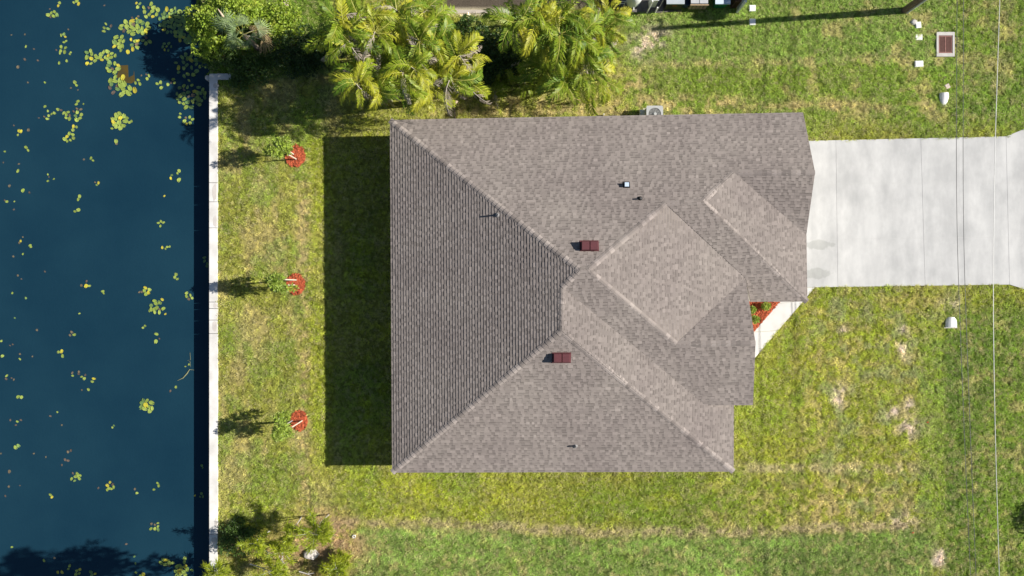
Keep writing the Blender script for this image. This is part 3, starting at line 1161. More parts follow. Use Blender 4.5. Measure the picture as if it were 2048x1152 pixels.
def frond_mesh(seed, L, a0, a1, nleaf, ll, lw, mats, dead=False):
    """local: rises from the origin, arches out along +X"""
    rr = random.Random(seed)
    mb = MB()
    segs = 14
    pts, dirs = [Vector((0, 0, 0))], []
    tw = rr.uniform(-1.1, 1.1)
    for k in range(segs):
        t = (k + .5) / segs
        a = a0 + (a1 - a0) * t ** 1.15
        d = Vector((math.cos(a), math.sin(tw * t) * max(.35, math.cos(a)), math.sin(a))).normalized()
        dirs.append(d)
        pts.append(pts[-1] + d * (L / segs))
    dirs.append(dirs[-1])
    mb.tube(pts, [.022 - .018 * k / segs for k in range(segs + 1)], 4, mat=1, cap=False)
    def at(t):
        x = min(t * segs, segs - 1e-4)
        i = int(x)
        return pts[i].lerp(pts[i + 1], x - i), dirs[i]
    roll = rr.uniform(-.8, .8)
    for k in range(nleaf):
        t = .16 + .84 * (k + rr.uniform(-.3, .3)) / nleaf
        p, d = at(max(.05, min(t, .999)))
        side0 = d.cross(Vector((0, 0, 1))).normalized()
        nrm = side0.cross(d).normalized()
        for sgn in (-1, 1):
            if rr.random() < (.35 if dead else .04):
                continue
            prof = math.sin(PI * (.14 + .80 * min(t, 1))) ** .75
            l = ll * prof * rr.uniform(.85, 1.12)
            w = lw * (.6 + .5 * prof)
            sweep = .55 + .5 * t + rr.uniform(-.1, .1)
            liftv = (.45 if not dead else -.6) + rr.uniform(-.15, .15) + roll * sgn
            s = (side0 * sgn * math.cos(roll * .5) + nrm * liftv * .6)
            dr = (s.normalized() * math.cos(sweep) + d * math.sin(sweep)).normalized()
            droop = rr.uniform(.35, .80) if not dead else rr.uniform(.6, 1.0)
            m = p + dr * l * .55
            tip = p + dr * l + Vector((0, 0, -1)) * l * droop
            ws = dr.cross(nrm).normalized() * w
            tt = rr.uniform(.78, 1.22)
            mb.quad([p - ws * .5, p + ws * .5, m + ws, m - ws], 0, tt)
            mb.quad([m - ws, m + ws, tip], 0, tt * 1.05)
    return mb.mesh("frond", mats)

FR = {"g": [frond_mesh(100 + i, 1.75 + .22 * (i % 3), math.radians(68 - 8 * (i % 4)), math.radians(-68 - 14 * (i % 3)), 27, .52, .021, [F_green, M_rachis]) for i in range(6)],
      "y": [frond_mesh(200 + i, 1.65 + .2 * (i % 3), math.radians(62 - 10 * (i % 3)), math.radians(-74 - 14 * (i % 2)), 26, .48, .020, [F_yellow, M_rachis]) for i in range(5)],
      "d": [frond_mesh(300 + i, 1.9, math.radians(48 - 25 * i), math.radians(-75), 26, .34, .016, [F_dead, M_deadrib], True) for i in range(3)]}

def palm(px, py, hc, n_stem, label, seed, yellow=.4, dead=.12, spread=.55, scale=1.0):
    rr = random.Random(seed)
    g = P(px, py, hc)
    t = thing("clumping_palm", (g.x, g.y, 0), label, "palm", "feathery palms in the thicket north of the house")
    for s in range(n_stem):
        a = 2 * PI * s / n_stem + rr.uniform(-.4, .4)
        r = spread * rr.uniform(.5, 1.9) * (0 if s == 0 and n_stem > 3 else 1)
        h = (hc - .9) * rr.uniform(.72, 1.1)
        b = Vector((math.cos(a) * r * .35, math.sin(a) * r * .35, -.05))
        top = Vector((math.cos(a) * r, math.sin(a) * r, h))
        st = MB()
        st.tube([b, b.lerp(top, .5) * 1.0 - Vector((math.cos(a), math.sin(a), 0)) * .08, top], [.055, .045, .035], 8)
        st.build("trunk", M_cane, t)
        nf = rr.randint(6, 9)
        a00 = rr.uniform(0, 2 * PI)
        for f in range(nf):
            az = a00 + 2 * PI * f / nf + rr.uniform(-.3, .3)
            k = rr.random()
            kind = "d" if k < dead else ("y" if k < dead + yellow else "g")
            o = link("frond", rr.choice(FR[kind]), t)
            tilt = rr.uniform(-.45, .55) if kind != "d" else rr.uniform(-.4, .5)
            o.rotation_mode = 'XYZ'
            o.rotation_euler = (rr.uniform(-.4, .4), tilt, az)
            s_ = scale * rr.uniform(.72, 1.12)
            o.scale = (s_, s_, s_)
            o.location = top - Vector((0, 0, rr.uniform(0, .25) if kind != "d" else rr.uniform(-.1, .2)))
    return t

palm(682, 42, 6.8, 6, "leftmost palm of the left thicket, its left fronds in deep shade", 1, .2, .16)
palm(760, 32, 6.8, 6, "palm at the top of the left thicket, second from its left end", 2, .4, .2)
palm(845, 30, 6.4, 6, "palm at the top right of the left thicket by the photo's upper edge", 3, .35, .2)
palm(738, 130, 6.5, 6, "yellowing palm at the lower left of the left thicket with drooping grey fronds", 4, .45, .22)
palm(824, 128, 6.5, 6, "palm in the lower middle of the left thicket, nearest the house roof", 5, .4, .24)
palm(912, 110, 6.0, 6, "yellow-green palm at the right end of the left thicket beside the dark gap", 6, .5, .2)
palm(1075, 25, 5.6, 6, "palm at the upper left of the right thicket", 7, .4, .06)
palm(1150, 45, 5.7, 6, "tall palm in the upper middle of the right thicket", 8, .3, .06)
palm(1212, 40, 4.2, 4, "palm at the right end of the right thicket reaching towards the neighbour's tank", 9, .35, .1, scale=.9)
palm(1108, 115, 4.3, 5, "greener palm at the lower left of the right thicket", 10, .22, .06, scale=.9)
palm(1178, 110, 4.4, 6, "dense green palm at the lower right of the right thicket over the lawn", 12, .15, .08, scale=.95)
palm(1020, 150, 1.8, 3, "low shaded palm in the dark gap between the two thickets", 13, .1, .05, scale=.6)

# ------------------------------------------------------------------ fan palm
M_fan = leafmat("fan_leaf", (.28, .36, .17), (.19, .28, .12), .25, rough=.45)
M_fandead = leafmat("fan_leaf_dead", (.36, .27, .14), (.30, .22, .12), .2, rough=.8)
def fan_mesh(seed, mats):
    rr = random.Random(seed)
    mb = MB()
    n = 19
    mb.tube([(0, 0, 0), (.45, 0, .12), (.8, 0, .1)], [.018, .014, .01], 5, mat=1, cap=False)
    c = Vector((.8, 0, .1))
    for k in range(n):
        a = -1.75 + 3.5 * (k + .5) / n + rr.uniform(-.03, .03)
        l = (.62 + .12 * math.cos(a)) * rr.uniform(.9, 1.06)
        d = Vector((math.cos(a), math.sin(a), .10 * math.cos(2 * a)))
        s = Vector((-math.sin(a), math.cos(a), .4)) * .024
        m = c + d * l * .55
        tip = c + d * l + Vector((0, 0, -.16 * rr.uniform(.6, 1.6)))
        tt = rr.uniform(.8, 1.2)
        mb.quad([c, m + s, m], 0, tt)
        mb.quad([c, m, m - s * Vector((1, 1, -1))], 0, tt * .85)
        mb.quad([m + s, tip, m], 0, tt)
        mb.quad([m, tip, m - s * Vector((1, 1, -1))], 0, tt * .85)
    return mb.mesh("fan_leaf", mats)
fm = [fan_mesh(i, [M_fan, M_rachis]) for i in range(3)]
fmd = [fan_mesh(9, [M_fandead, M_deadrib])]
g = P(478, 62, 3.0)
fp = thing("fan_palm", (g.x, g.y, -.1), "grey-green fan palm standing over the shrubs at the canal bank", "palm")
mb = MB()
mb.tube([(.1, -.1, 0), (.05, 0, 1.2), (0, 0, 2.5)], [.14, .12, .1], 10)
mb.build("trunk", M_bark, fp)
rr = random.Random(4)
for k in range(14):
    o = link("fan_leaf", rr.choice(fm) if k < 11 else fmd[0], fp)
    o.location = (0, 0, 2.5 + rr.uniform(-.1, .1))
    o.rotation_euler = (rr.uniform(-.55, .55), (rr.uniform(-.9, .5) if k % 3 else rr.uniform(-1.35, -1.0)) if k < 11 else .8, 2 * PI * k / 11 + rr.uniform(-.35, .35))
    s = rr.uniform(.7, 1.25)
    o.scale = (s, s, s)

# ------------------------------------------------------------------ shrubs of the canal bank
shrub("leafy_shrub", 405, 45, 2.2, (1.05, 1.45), 2.4, "bright green leafy shrub leaning out over the lily pads", "shrub", L_bright, 21, 3600, .17, .055, 30, .38)
shrub("leafy_shrub", 462, 8, 2.6, (1.3, .8), 2.8, "bright green shrub above the fan palm at the photo's top edge", "shrub", L_bright, 22, 3000, .17, .05, 20, .38)
shrub("leafy_shrub", 532, 22, 2.0, (1.3, .9), 2.0, "light green shrub right of the fan palm, beside a pale fallen log", "shrub", L_bright, 23, 2600, .16, .045, 18, .36)
shrub("leafy_shrub", 428, 98, 1.5, (.9, .6), 1.5, "dull green shrub under the fan palm at the water's edge", "shrub", L_mid, 24, 1400, .15, .04, 12, .36)
shrub("leafy_shrub", 500, 128, 1.0, (1.5, .7), 1.0, "dark shaded shrub above the corner of the seawall", "shrub", L_mid, 25, 2200, .13, .04, 18, .36)
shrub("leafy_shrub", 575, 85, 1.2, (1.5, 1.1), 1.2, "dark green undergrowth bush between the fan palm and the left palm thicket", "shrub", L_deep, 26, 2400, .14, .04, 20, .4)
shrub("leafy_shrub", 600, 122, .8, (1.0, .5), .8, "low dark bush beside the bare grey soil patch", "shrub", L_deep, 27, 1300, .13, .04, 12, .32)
shrub("leafy_shrub", 482, 160, .6, (.62, .30), .6, "small green bush spilling over the end of the seawall return", "shrub", L_mid, 28, 900, .12, .035, 8, .24)
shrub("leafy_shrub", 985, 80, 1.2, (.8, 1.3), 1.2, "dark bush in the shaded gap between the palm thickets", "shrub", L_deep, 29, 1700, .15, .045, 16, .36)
shrub("leafy_shrub", 930, 45, 1.0, (.6, .5), 1.0, "small green bush just below the pale concrete strip", "shrub", L_mid, 30, 800, .13, .04, 8, .3)

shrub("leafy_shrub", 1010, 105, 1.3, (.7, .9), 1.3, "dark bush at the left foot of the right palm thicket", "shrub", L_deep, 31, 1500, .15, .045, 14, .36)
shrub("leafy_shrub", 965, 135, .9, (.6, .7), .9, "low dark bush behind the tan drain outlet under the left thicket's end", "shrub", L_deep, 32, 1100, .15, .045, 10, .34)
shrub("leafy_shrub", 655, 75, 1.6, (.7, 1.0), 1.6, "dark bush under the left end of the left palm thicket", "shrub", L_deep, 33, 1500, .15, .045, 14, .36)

# ------------------------------------------------------------------ feathery saplings, bottom left
def sapling(px, py, hc, label, seed, nb=16, L=1.0, h0=.6):
    rr = random.Random(seed)
    g = P(px, py, hc)
    t = thing("feathery_shrub", (g.x, g.y, 0), label, "shrub", "yellow-green feathery shrubs in the brush by the canal")
    mb, st = MB(), MB()
    top = Vector((rr.uniform(-.2, .2), rr.uniform(-.2, .2), hc))
    st.tube([(0, 0, -.05), top * .5 + Vector((rr.uniform(-.1, .1), rr.uniform(-.1, .1), 0)), top * .86], [.035, .025, .01], 6)
    for b in range(nb):
        f = rr.uniform(h0, 1)
        o = top * f
        a = rr.uniform(0, 2 * PI)
        d = Vector((math.cos(a), math.sin(a), rr.uniform(.1, .7))).normalized()
        e = o + d * L * rr.uniform(.6, 1.25)
        st.tube([o, e], [.013, .006], 4)
        for k in range(85):
            q = rr.uniform(.1, 1.12)
            p = o.lerp(e, q)
            dd = (d * .7 + Vector((rr.gauss(0, .6), rr.gauss(0, .6), rr.gauss(.1, .35)))).normalized()
            leaf(mb, p, dd, rr.uniform(.18, .42), rr.uniform(.011, .019), rr, tint=rr.uniform(.6, 1.3), bend=.3)
    st.build("stem", M_palebark, t)
    mb.build("foliage", L_feather, t)

sapling(628, 1066, 3.0, "tallest feathery shrub at the upper right of the brush pile", 41, 20, .85)
sapling(575, 1065, 2.5, "feathery shrub at the upper middle of the brush, left of the tallest", 42, 10, .55)
sapling(512, 1090, 2.2, "feathery shrub nearest the seawall in the brush", 43, 11, .65, .5)
sapling(560, 1112, 2.0, "feathery shrub in the middle of the brush by the white bare branches", 44, 11, .6, .5)
sapling(540, 1146, 2.0, "feathery shrub cut by the photo's lower edge left of the grey stone", 45, 12, .7, .5)
sapling(665, 1140, 1.2, "low feathery shrub right of the grey stone at the lower edge", 46, 12, .6, .3)
sapling(428, 1150, 1.4, "feathery shrub hanging over the lower end of the seawall", 47, 10, .6, .3)
sapling(684, 1118, .7, "smallest feathery tuft beside the brown brush", 48, 6, .4, .3)
shrub("leafy_shrub", 470, 1090, .7, (.9, .55), .8, "low green weeds against the lower seawall", "shrub", L_mid, 49, 900, .14, .03, 12, .3)
shrub("leafy_shrub", 478, 1062, .4, (1.0, .4), .45, "low green weeds above the shaded gap by the seawall", "shrub", L_mid, 50, 1000, .14, .03, 12, .25)

# grey stone in the brush
rr = random.Random(77)
mb = MB()
ring = [(.42 * math.cos(t) * k, .34 * math.sin(t) * k) for t, k in ((2 * PI * i / 11, rr.uniform(.75, 1.15)) for i in range(11))]
lv = [(1.0, -.05), (.96, .14), (.75, .24), (.4, .28)]
prev = None
for q, z in lv:
    cur = [(x * q + rr.uniform(-.03, .03), y * q + rr.uniform(-.03, .03), z + rr.uniform(-.03, .03)) for x, y in ring]
    if prev:
        for i in range(11):
            mb.quad([prev[i], prev[(i + 1) % 11], cur[(i + 1) % 11], cur[i]])
    prev = cur
mb.quad(prev)
tag(mb.build("stone", M_cap2, None, P(623, 1107)), "pale grey stone in the brush pile beside the tallest feathery shrub", "stone")
# trees standing just past the lower edge, whose shade falls on the canal
def edge_tree(px, py, zlo, zhi, R, label, seed):
    rr = random.Random(seed)
    b0 = P(px, py)
    tr = thing("leafy_tree", (b0.x, b0.y, 0), label, "tree", "trees past the photo's lower edge")
    mb = MB()
    mb.tube([(0, 0, -.1), (.1, -.1, zlo * .5), (0, 0, zlo)], [.22, .16, .12], 10)
    mb.build("trunk", M_bark, tr)
    cs, st = [], MB()
    for k in range(24):
        a = rr.uniform(0, 2 * PI)
        r = R * math.sqrt(rr.random())
        e = Vector((math.cos(a) * r, math.sin(a) * r, rr.uniform(zlo, zhi)))
        st.tube([(0, 0, zlo * .9), Vector((0, 0, zlo)).lerp(e, .5), e], [.07, .04, .015], 5)
        for j in range(3):
            q = rr.uniform(.3, .55)
            cs.append((e + Vector((rr.uniform(-.6, .6), rr.uniform(-.4, .4), rr.uniform(-.5, .5))), (q, q * .8, q * .6)))
    st.build("limb", M_bark, tr)
    leafy_crown(cs, rr, 5200, .30, .06, L_mid, "crown", tr, .3)
edge_tree(690, 1165, 7.6, 9.8, 2.6, "leafy tree past the lower edge nearest the brush, shading the seawall's end", 771)
edge_tree(620, 1168, 9.0, 12.5, 2.8, "taller leafy tree past the lower edge, shading the canal's lower left", 772)
edge_tree(770, 1172, 11.0, 14.0, 2.8, "tallest leafy tree past the lower edge, standing behind the other two", 773)
# bare white branches of the brush pile
for k, (pts, lab) in enumerate((([(565, 1100, .9), (565, 1122, .7), (563, 1146, .5)], "upright bare white branch in the brush pile"),
                                ([(500, 1128, .8), (525, 1136, .8), (546, 1146, .7)], "bare white branch slanting across the lower brush"),
                                ([(520, 1094, 1.2), (535, 1104, 1.1), (545, 1118, 1.0)], "bare pale branch under the shrub nearest the seawall"),
                                ([(632, 1050, .3), (650, 1062, .3), (672, 1072, .2)], "dry brown branch lying at the upper edge of the brush"),
                                ([(598, 1143, .8), (615, 1148, .8), (628, 1146, .8)], "bare branch beside the grey stone at the lower edge"))):
    mb = MB()
    q = [P(*p) for p in pts]
    mb.tube(q, [.035, .03, .015], 6)
    for s in (1, -1):
        d = q[2] - q[1]
        mb.tube([q[1], q[1] + d * .5 + Vector((-d.y, d.x, .2)) * .5 * s], [.018, .006], 5)
    o = mb.build("bare_branch", M_palebark if k != 3 else M_bark)
    tag(o, lab, "branch")
# twig litter
M_litter = pmat("brush_litter", (.34, .23, .13), (.20, .13, .08), 9, .9, tint=True)
mb = MB()
rr = random.Random(8)
for k in range(900):
    q = P(rr.gauss(655, 32), rr.gauss(1085, 32)) if k < 600 else P(rr.gauss(560, 45), rr.gauss(1110, 22))
    a, l = rr.uniform(0, PI), rr.uniform(.08, .3)
    d = Vector((math.cos(a), math.sin(a), rr.uniform(-.1, .25))) * l
    mb.tube([q + Vector((0, 0, .03)), q + d + Vector((0, 0, .05))], [.008, .004], 3, cap=False, tint=rr.uniform(.5, 1.7))
tag(mb.build("brush_litter", M_litter), kind="stuff")

# ------------------------------------------------------------------ young staked trees
def young_tree(px, py, h, label, seed, stakes, crown=(.62, .5)):
    rr = random.Random(seed)
    g = P(px, py)
    t = thing("young_tree", (g.x, g.y, 0), label, "tree", "staked young trees along the back lawn")
    mb = MB()
    mb.tube([(0, 0, 0), (.02, .01, h * .5), (0, 0, h * .93)], [.034, .026, .012], 7)
    cs = []
    for k in range(13):
        f = rr.uniform(.48, .98)
        a = rr.uniform(0, 2 * PI)
        r = rr.uniform(.15, 1) * crown[0] * (1.15 - abs(f - .66) * 1.3)
        c = Vector((math.cos(a) * r, math.sin(a) * r * .9, f * h))
        mb.tube([(0, 0, f * h - .25), c], [.01, .005], 4)
        s = rr.uniform(.17, .27)
        cs.append((c, (s, s, s)))
    mb.build("trunk", M_palebark, t)
    leafy_crown(cs, rr, 1500, .15, .036, L_young, "crown", t, .25)
    for (sx, sy, sh, lx, ly) in stakes:
        q = P(sx, sy)
        mb = MB()
        mb.tube([(0, 0, 0), (lx * .5, ly * .5, sh * .5), (lx, ly, sh)], .034, 6)
        o = mb.build("tree_stake", M_stake)
        o.location = q
        tag(o, None, "stake", "pale stakes propping the young trees")
        STAKES.append(o)
STAKES = []
young_tree(582, 308, 2.85, "young tree leaning over the topmost mulch ring", 61, ((593, 318.5, 1.25, -.02, 0), (588, 309, 1.05, -.03, .02)))
young_tree(582, 571, 2.9, "young tree over the middle mulch ring", 62, ((593, 560, 1.9, -.02, 0), (590, 570, 1.2, 0, 0)))
young_tree(585, 841, 2.7, "young tree over the lowest mulch ring", 63, ((605, 841, 1.75, -.03, -.02),), (.55, .45))
for o, lab in zip(STAKES, ("longer pale stake on the topmost mulch ring", "shorter pale stake nearer the trunk on the topmost mulch ring",
                           "taller upper stake on the middle mulch ring", "shorter lower stake on the middle mulch ring", "single pale stake on the lowest mulch ring")):
    o["label"] = lab

# small plants of the front bed
for k, (px, py, lab, s) in enumerate(((1531, 612, "small round green plant in the upper middle of the front mulch bed", .2), (1510, 639, "small green plant at the lower tip of the front mulch bed", .17), (1503, 619, "small green plant half under the roof edge in the front mulch bed", .17))):
    rr = random.Random(500 + k)
    g = P(px, py, .3)
    t = thing("bedding_plant", (g.x, g.y, .05), lab, "plant", "small plants in the front mulch bed")
    st = MB()
    for a in range(5):
        st.tube([(0, 0, 0), (math.cos(a * 1.26) * s * .5, math.sin(a * 1.26) * s * .5, .3)], [.012, .006], 5)
    st.build("stem", M_bark, t)
    leafy_crown([(Vector((0, 0, .28)), (s, s, s)), (Vector((s * .3, 0, .4)), (s * .6, s * .6, s * .6))], rr, 260, .12, .03, L_young, "foliage", t, .3)

# ------------------------------------------------------------------ utility pole, wires
M_pole = pmat("weathered_pole", (.20, .15, .11), (.11, .08, .06), 5, .85, stretch=(4, 4, .6))
M_poleguard = pmat("pole_conduit", (.50, .52, .53), None, 4, .5)
M_xfmr = pmat("transformer_paint", (.48, .50, .50), None, 4, .5)
b0 = P(1808, 21)
pole = thing("utility_pole", b0, "dark wooden utility pole leaning out of the photo's top edge", "utility pole")
mb = MB()
mb.tube([(0, 0, -.2), (0, 0, 9.3)], [.17, .12], 12)
mb.build("post", M_pole, pole)
mb = MB()
mb.tube([(.15, -.12, -.1), (.14, -.11, 3.0)], .075, 8)
mb.tube([(.17, .02, -.1), (.16, .02, 2.4)], .06, 8)
mb.build("conduit", M_poleguard, pole)
mb = MB()
mb.lathe((0, .5, 6.75), [(.27, 0), (.3, .04), (.3, .85), (.26, .95), (.1, 1.0)], 14)
mb.lathe((-.1, .45, 7.7), [(.04, 0), (.07, .05), (.03, .3)], 8)
mb.build("transformer", M_xfmr, pole)
mb = MB()
mb.box((0, .25, 7.0), (.1, .5, .1))
mb.box((0, .02, 8.95), (.12, 1.0, .1))
for y in (-.4, 0.02, .45):
    mb.lathe((0, y, 9.05), [(.03, 0), (.06, .06), (.06, .12), (.03, .2)], 8)
mb.build("crossarm", M_pole, pole)
M_wire = pmat("cable_grey", (.16, .16, .155), (.11, .11, .11), 3, .4)
M_wireb = pmat("cable_bright", (.70, .70, .68), None, 3, .35, metal=.3)
def wire(pts, h, sag, r, mat, label):
    q = [(P(x, y, h).x, P(x, y, h).y) for x, y in pts]
    ys = [p[1] for p in q][::-1]; xs = [p[0] for p in q][::-1]
    out = []
    y0, y1 = -19.0, 19.0
    for k in range(41):
        y = y0 + (y1 - y0) * k / 40
        if y < ys[0]:
            x = xs[0] + (xs[1] - xs[0]) / (ys[1] - ys[0]) * (y - ys[0])
        elif y > ys[-1]:
            x = xs[-1] + (xs[-2] - xs[-1]) / (ys[-2] - ys[-1]) * (y - ys[-1])
        else:
            x = float(np.interp(y, ys, xs))
        out.append((x, y, h))
    # smooth in plan
    for it in range(6):
        out = [out[0]] + [((out[i - 1][0] + 2 * out[i][0] + out[i + 1][0]) / 4, out[i][1], h) for i in range(1, len(out) - 1)] + [out[-1]]
    out = [(x, y, h - sag * (1 - (y / 19) ** 2)) for x, y, z in out]
    mb = MB()
    mb.tube(out, r, 6)
    tag(mb.build("overhead_wire", mat), label, "cable", "overhead wires along the street verge")
wire([(1914, 0), (1912.5, 320), (1914, 480), (1919, 620), (1929, 880), (1941, 1152)], 4.4, .0, .014, M_wire, "thin dark overhead wire nearest the house, left of the other two")
wire([(1927, 0), (1926, 320), (1927, 480), (1931.5, 620), (1941, 880), (1952, 1152)], 4.45, .0, .014, M_wire, "dark overhead wire in the middle, close to the leftmost one")
wire([(1999.5, 0), (1989, 320), (1987, 480), (1986, 620), (1990, 860), (1998.5, 1152)], 6.0, .0, .016, M_wireb, "bright overhead wire farthest right, crossing the driveway's mouth")

# ------------------------------------------------------------------ drain grate, meter boxes and other lawn hardware
M_conc = pmat("pale_concrete", (.56, .54, .51), (.46, .44, .41), 5, .9, bump=.2, bscale=40)
M_rust = pmat("rusty_iron", (.30, .15, .125), (.20, .09, .075), 12, .7)
M_hole = pmat("drain_dark", (.01, .01, .01), None, 5, .9)
g0, g1 = P(1871.5, 65), P(1907.5, 114)
dg = thing("storm_drain", ((g0.x + g1.x) / 2, (g0.y + g1.y) / 2, 0), "storm drain with rusty grate in a pale concrete frame", "drain")
W, H = g1.x - g0.x, g0.y - g1.y
iw, ih = .76, .96
for (cx, cy, sx, sy) in ((-(W + iw) / 4, -.02, (W - iw) / 2, H), ((W + iw) / 4, -.02, (W - iw) / 2, H)):
    mb = MB(); mb.box((cx, 0, -.1), (sx, sy, .19)); mb.build("frame_side", M_conc, dg)
for s in (-1, 1):
    mb = MB(); mb.box((0, s * (H + ih) / 4, -.1), (iw, (H - ih) / 2, .188)); mb.build("frame_side", M_conc, dg)
mb = MB(); mb.box((0, 0, -.1), (iw, ih, .105)); mb.build("pit", M_hole, dg)
mb = MB()
for s in (-1, 0, 1):
    mb.box((s * (iw / 2 - .03), 0, .02), (.06 if s else .05, ih - .01, .05))
for s in (-1, 1):
    mb.box((0, s * (ih / 2 - .035), .022), (iw - .13, .055, .045))
mb.build("grate_rim", M_rust, dg)
bar = MB(); bar.box((0, 0, .022), (iw / 2 - .085, .021, .04)); bar_me = bar.mesh("grate_bar", M_rust)
for k in range(16):
    for s in (-1, 1):
        o = link("grate_bar", bar_me, dg, (s * (iw / 4 - .0025), -ih / 2 + .085 + k * (ih - .17) / 15, 0))

M_white = pmat("white_plastic", (.80, .80, .79), (.74, .74, .72), 6, .55)
M_greycover = pmat("grey_cover", (.36, .35, .34), (.28, .27, .26), 8, .8)
M_pink = pmat("pinkish_paver", (.66, .55, .48), (.56, .46, .40), 9, .9, bump=.2)
def pad_box(px, py, w, h, rz, label, cat, name, mat, lid=None, z=.10):
    g = P(px, py)
    t = thing(name, (g.x, g.y, 0), label, cat, rz=rz)
    mb = MB(); mb.box((0, 0, -.05), (w, h, .05 + z), taper=.96)
    mb.build("body", mat, t)
    mb = MB(); mb.box((0, 0, z), (w * .82, h * .82, .015))
    mb.build("lid", lid or mat, t)
    return t
pad_box(1504, 17.5, .35, .34, 0, "white square utility box lid in the sun by the neighbour's fence end", "utility box", "utility_box", M_white)
pad_box(1504, 45, .33, .34, 0, "white square utility box crossed by the pole's shadow", "utility box", "utility_box", M_white)
pad_box(1835, 51, .30, .34, .1, "white utility box just below the pole, beside a rough stone", "utility box", "utility_box", M_white)
pad_box(1837, 75, .42, .36, 0, "grey concrete meter cover with a small white cap", "meter cover", "meter_cover", M_greycover, M_white, .05)
pad_box(1836.5, 128.5, .46, .33, .03, "white rounded meter box alone in the grass left of the storm drain", "meter box", "utility_box", M_white)
pad_box(1894, 173, .26, .26, .5, "tilted pinkish paver lying above the upper white pipe end", "paver", "paver_stone", M_pink, None, .06)
mb = MB()
mb.lathe((0, 0, 0), [(.2, 0), (.19, .06), (.13, .12), (.03, .14)], 9, sx=1, sy=.8)
tag(mb.build("stone", M_conc, None, P(1827, 45)), "rough pale stone beside the white box below the pole", "stone")

def culvert(px, py, pts, label):
    """concrete pipe end cut on the slope: half barrel over a tapering mouth"""
    g = P(px, py)
    t = thing("culvert_end", (g.x, g.y, 0), label, "culvert", "white pipe ends of the roadside swale")
    mb = MB()
    n = 9
    rows = []
    for (y, w, h) in pts:
        rows.append([(math.cos(PI * j / (n - 1)) * w, y, max(.0, math.sin(PI * j / (n - 1))) * h + .02) for j in range(n)])
    for a, b in zip(rows, rows[1:]):
        for j in range(n - 1):
            mb.quad([a[j], b[j], b[j + 1], a[j + 1]])
    mb.quad(rows[0]); mb.quad(rows[-1][::-1])
    mb.build("barrel", M_white, t, smooth=False)
    mb = MB()
    mb.box((0, pts[-1][0] + (-.03 if pts[-1][0] < 0 else .03), -.1), (pts[-1][1] * 2 + .1, .06, .14))
    mb.build("sill", M_conc, t)
    return t
c1 = culvert(1887, 200, [(.36, .24, .20), (.15, .26, .20), (-.10, .20, .13), (-.30, .10, .04)], "white pipe end narrowing downwards in the grass above the driveway")
c2 = culvert(1901, 644, [(.27, .17, .14), (.15, .27, .20), (-.05, .31, .22), (-.27, .31, .22)], "white rounded pipe end in the grass below the driveway")

# white pipe ring standing in the south lawn
g = P(708, 1073, .1)
t = thing("standpipe", (g.x, g.y, 0), "white open pipe stub in the grass near the brush pile", "pipe")
mb = MB()
mb.lathe((0, 0, 0), [(.09, -.05), (.09, .12), (.06, .125), (.058, .02)], 16)
mb.build("ring", M_white, t)
mb = MB(); mb.lathe((0, 0, 0), [(.057, .0), (.05, .025)], 12); mb.build("bore", M_hole, t)
# two small marker flags
M_red = pmat("flag_red", (.65, .03, .02), None, 5, .5)
for (px, py, lab) in ((1852.5, 844, "tiny red marker flag in the dry patch of the front lawn"), (1823, 1065, "tiny red marker flag near the brown turf edge at the bottom")):
    g = P(px, py, .3)
    t = thing("marker_flag", (g.x, g.y, 0), lab, "flag", "red survey flags")
    mb = MB(); mb.tube([(0, 0, 0), (0, 0, .35)], .004, 5); mb.build("rod", M_lead, t)
    mb = MB(); mb.prism([(0, .0, .36), (.12, .03, .33), (.1, -.05, .30), (0, -.03, .27)], [(0, .0, .355), (.12, .03, .325), (.1, -.05, .295), (0, -.03, .265)]); mb.build("flag", M_red, t)

# air conditioner beside the north wall
M_ac = pmat("condenser_paint", (.46, .47, .47), (.40, .41, .41), 6, .5)
M_acdark = pmat("condenser_grille", (.20, .20, .19), (.12, .12, .12), 6, .5)
a0 = P(1309.5, 228, .85)
ac = thing("air_conditioner", (a0.x, a0.y, 0), "square grey air conditioning condenser with round fan grille beside the eave", "air conditioner")
mb = MB(); mb.box((0, 0, -.05), (1.0, 1.0, .11)); mb.build("plinth", M_conc, ac)
def rrect(hw, r, z, n=5):
    out = []
    for cx, cy, a in ((hw - r, hw - r, 0), (-hw + r, hw - r, PI / 2), (-hw + r, -hw + r, PI), (hw - r, -hw + r, 1.5 * PI)):
        for k in range(n):
            t = a + PI / 2 * k / (n - 1)
            out.append((cx + r * math.cos(t), cy + r * math.sin(t), z))
    return out
mb = MB(); mb.prism(rrect(.43, .09, .82), rrect(.43, .09, .06)); mb.build("cabinet", M_ac, ac)
mb = MB()
n = 28
ring_o = rrect(.44, .09, .86, 7)
ring_i = [(.33 * math.cos(2 * PI * k / n + .0), .33 * math.sin(2 * PI * k / n), .86) for k in range(n)]
for k in range(n):
    k2 = (k + 1) % n
    mb.quad([ring_i[k], ring_i[k2], ring_o[k2], ring_o[k]])
    mb.quad([ring_o[k], ring_o[k2], (*ring_o[k2][:2], .82), (*ring_o[k][:2], .82)])
    mb.quad([ring_i[k2], ring_i[k], (*ring_i[k][:2], .825), (*ring_i[k2][:2], .825)])
mb.build("top_panel", M_ac, ac)
mb = MB(); mb.lathe((0, 0, 0), [(.329, .822), (.3, .828), (.02, .83)], 28); mb.build("fan_well", M_acdark, ac)
mb = MB()
for r in np.arange(.08, .33, .05):
    m_ = 28
    mb.tube([(r * math.cos(2 * PI * k / m_), r * math.sin(2 * PI * k / m_), .862 + .03 * (1 - r / .33)) for k in range(m_ + 1)], .004, 4, cap=False)
for k in range(10):
    t = 2 * PI * k / 10
    mb.tube([(.07 * math.cos(t), .07 * math.sin(t), .89), (.33 * math.cos(t), .33 * math.sin(t), .862)], .004, 4, cap=False)
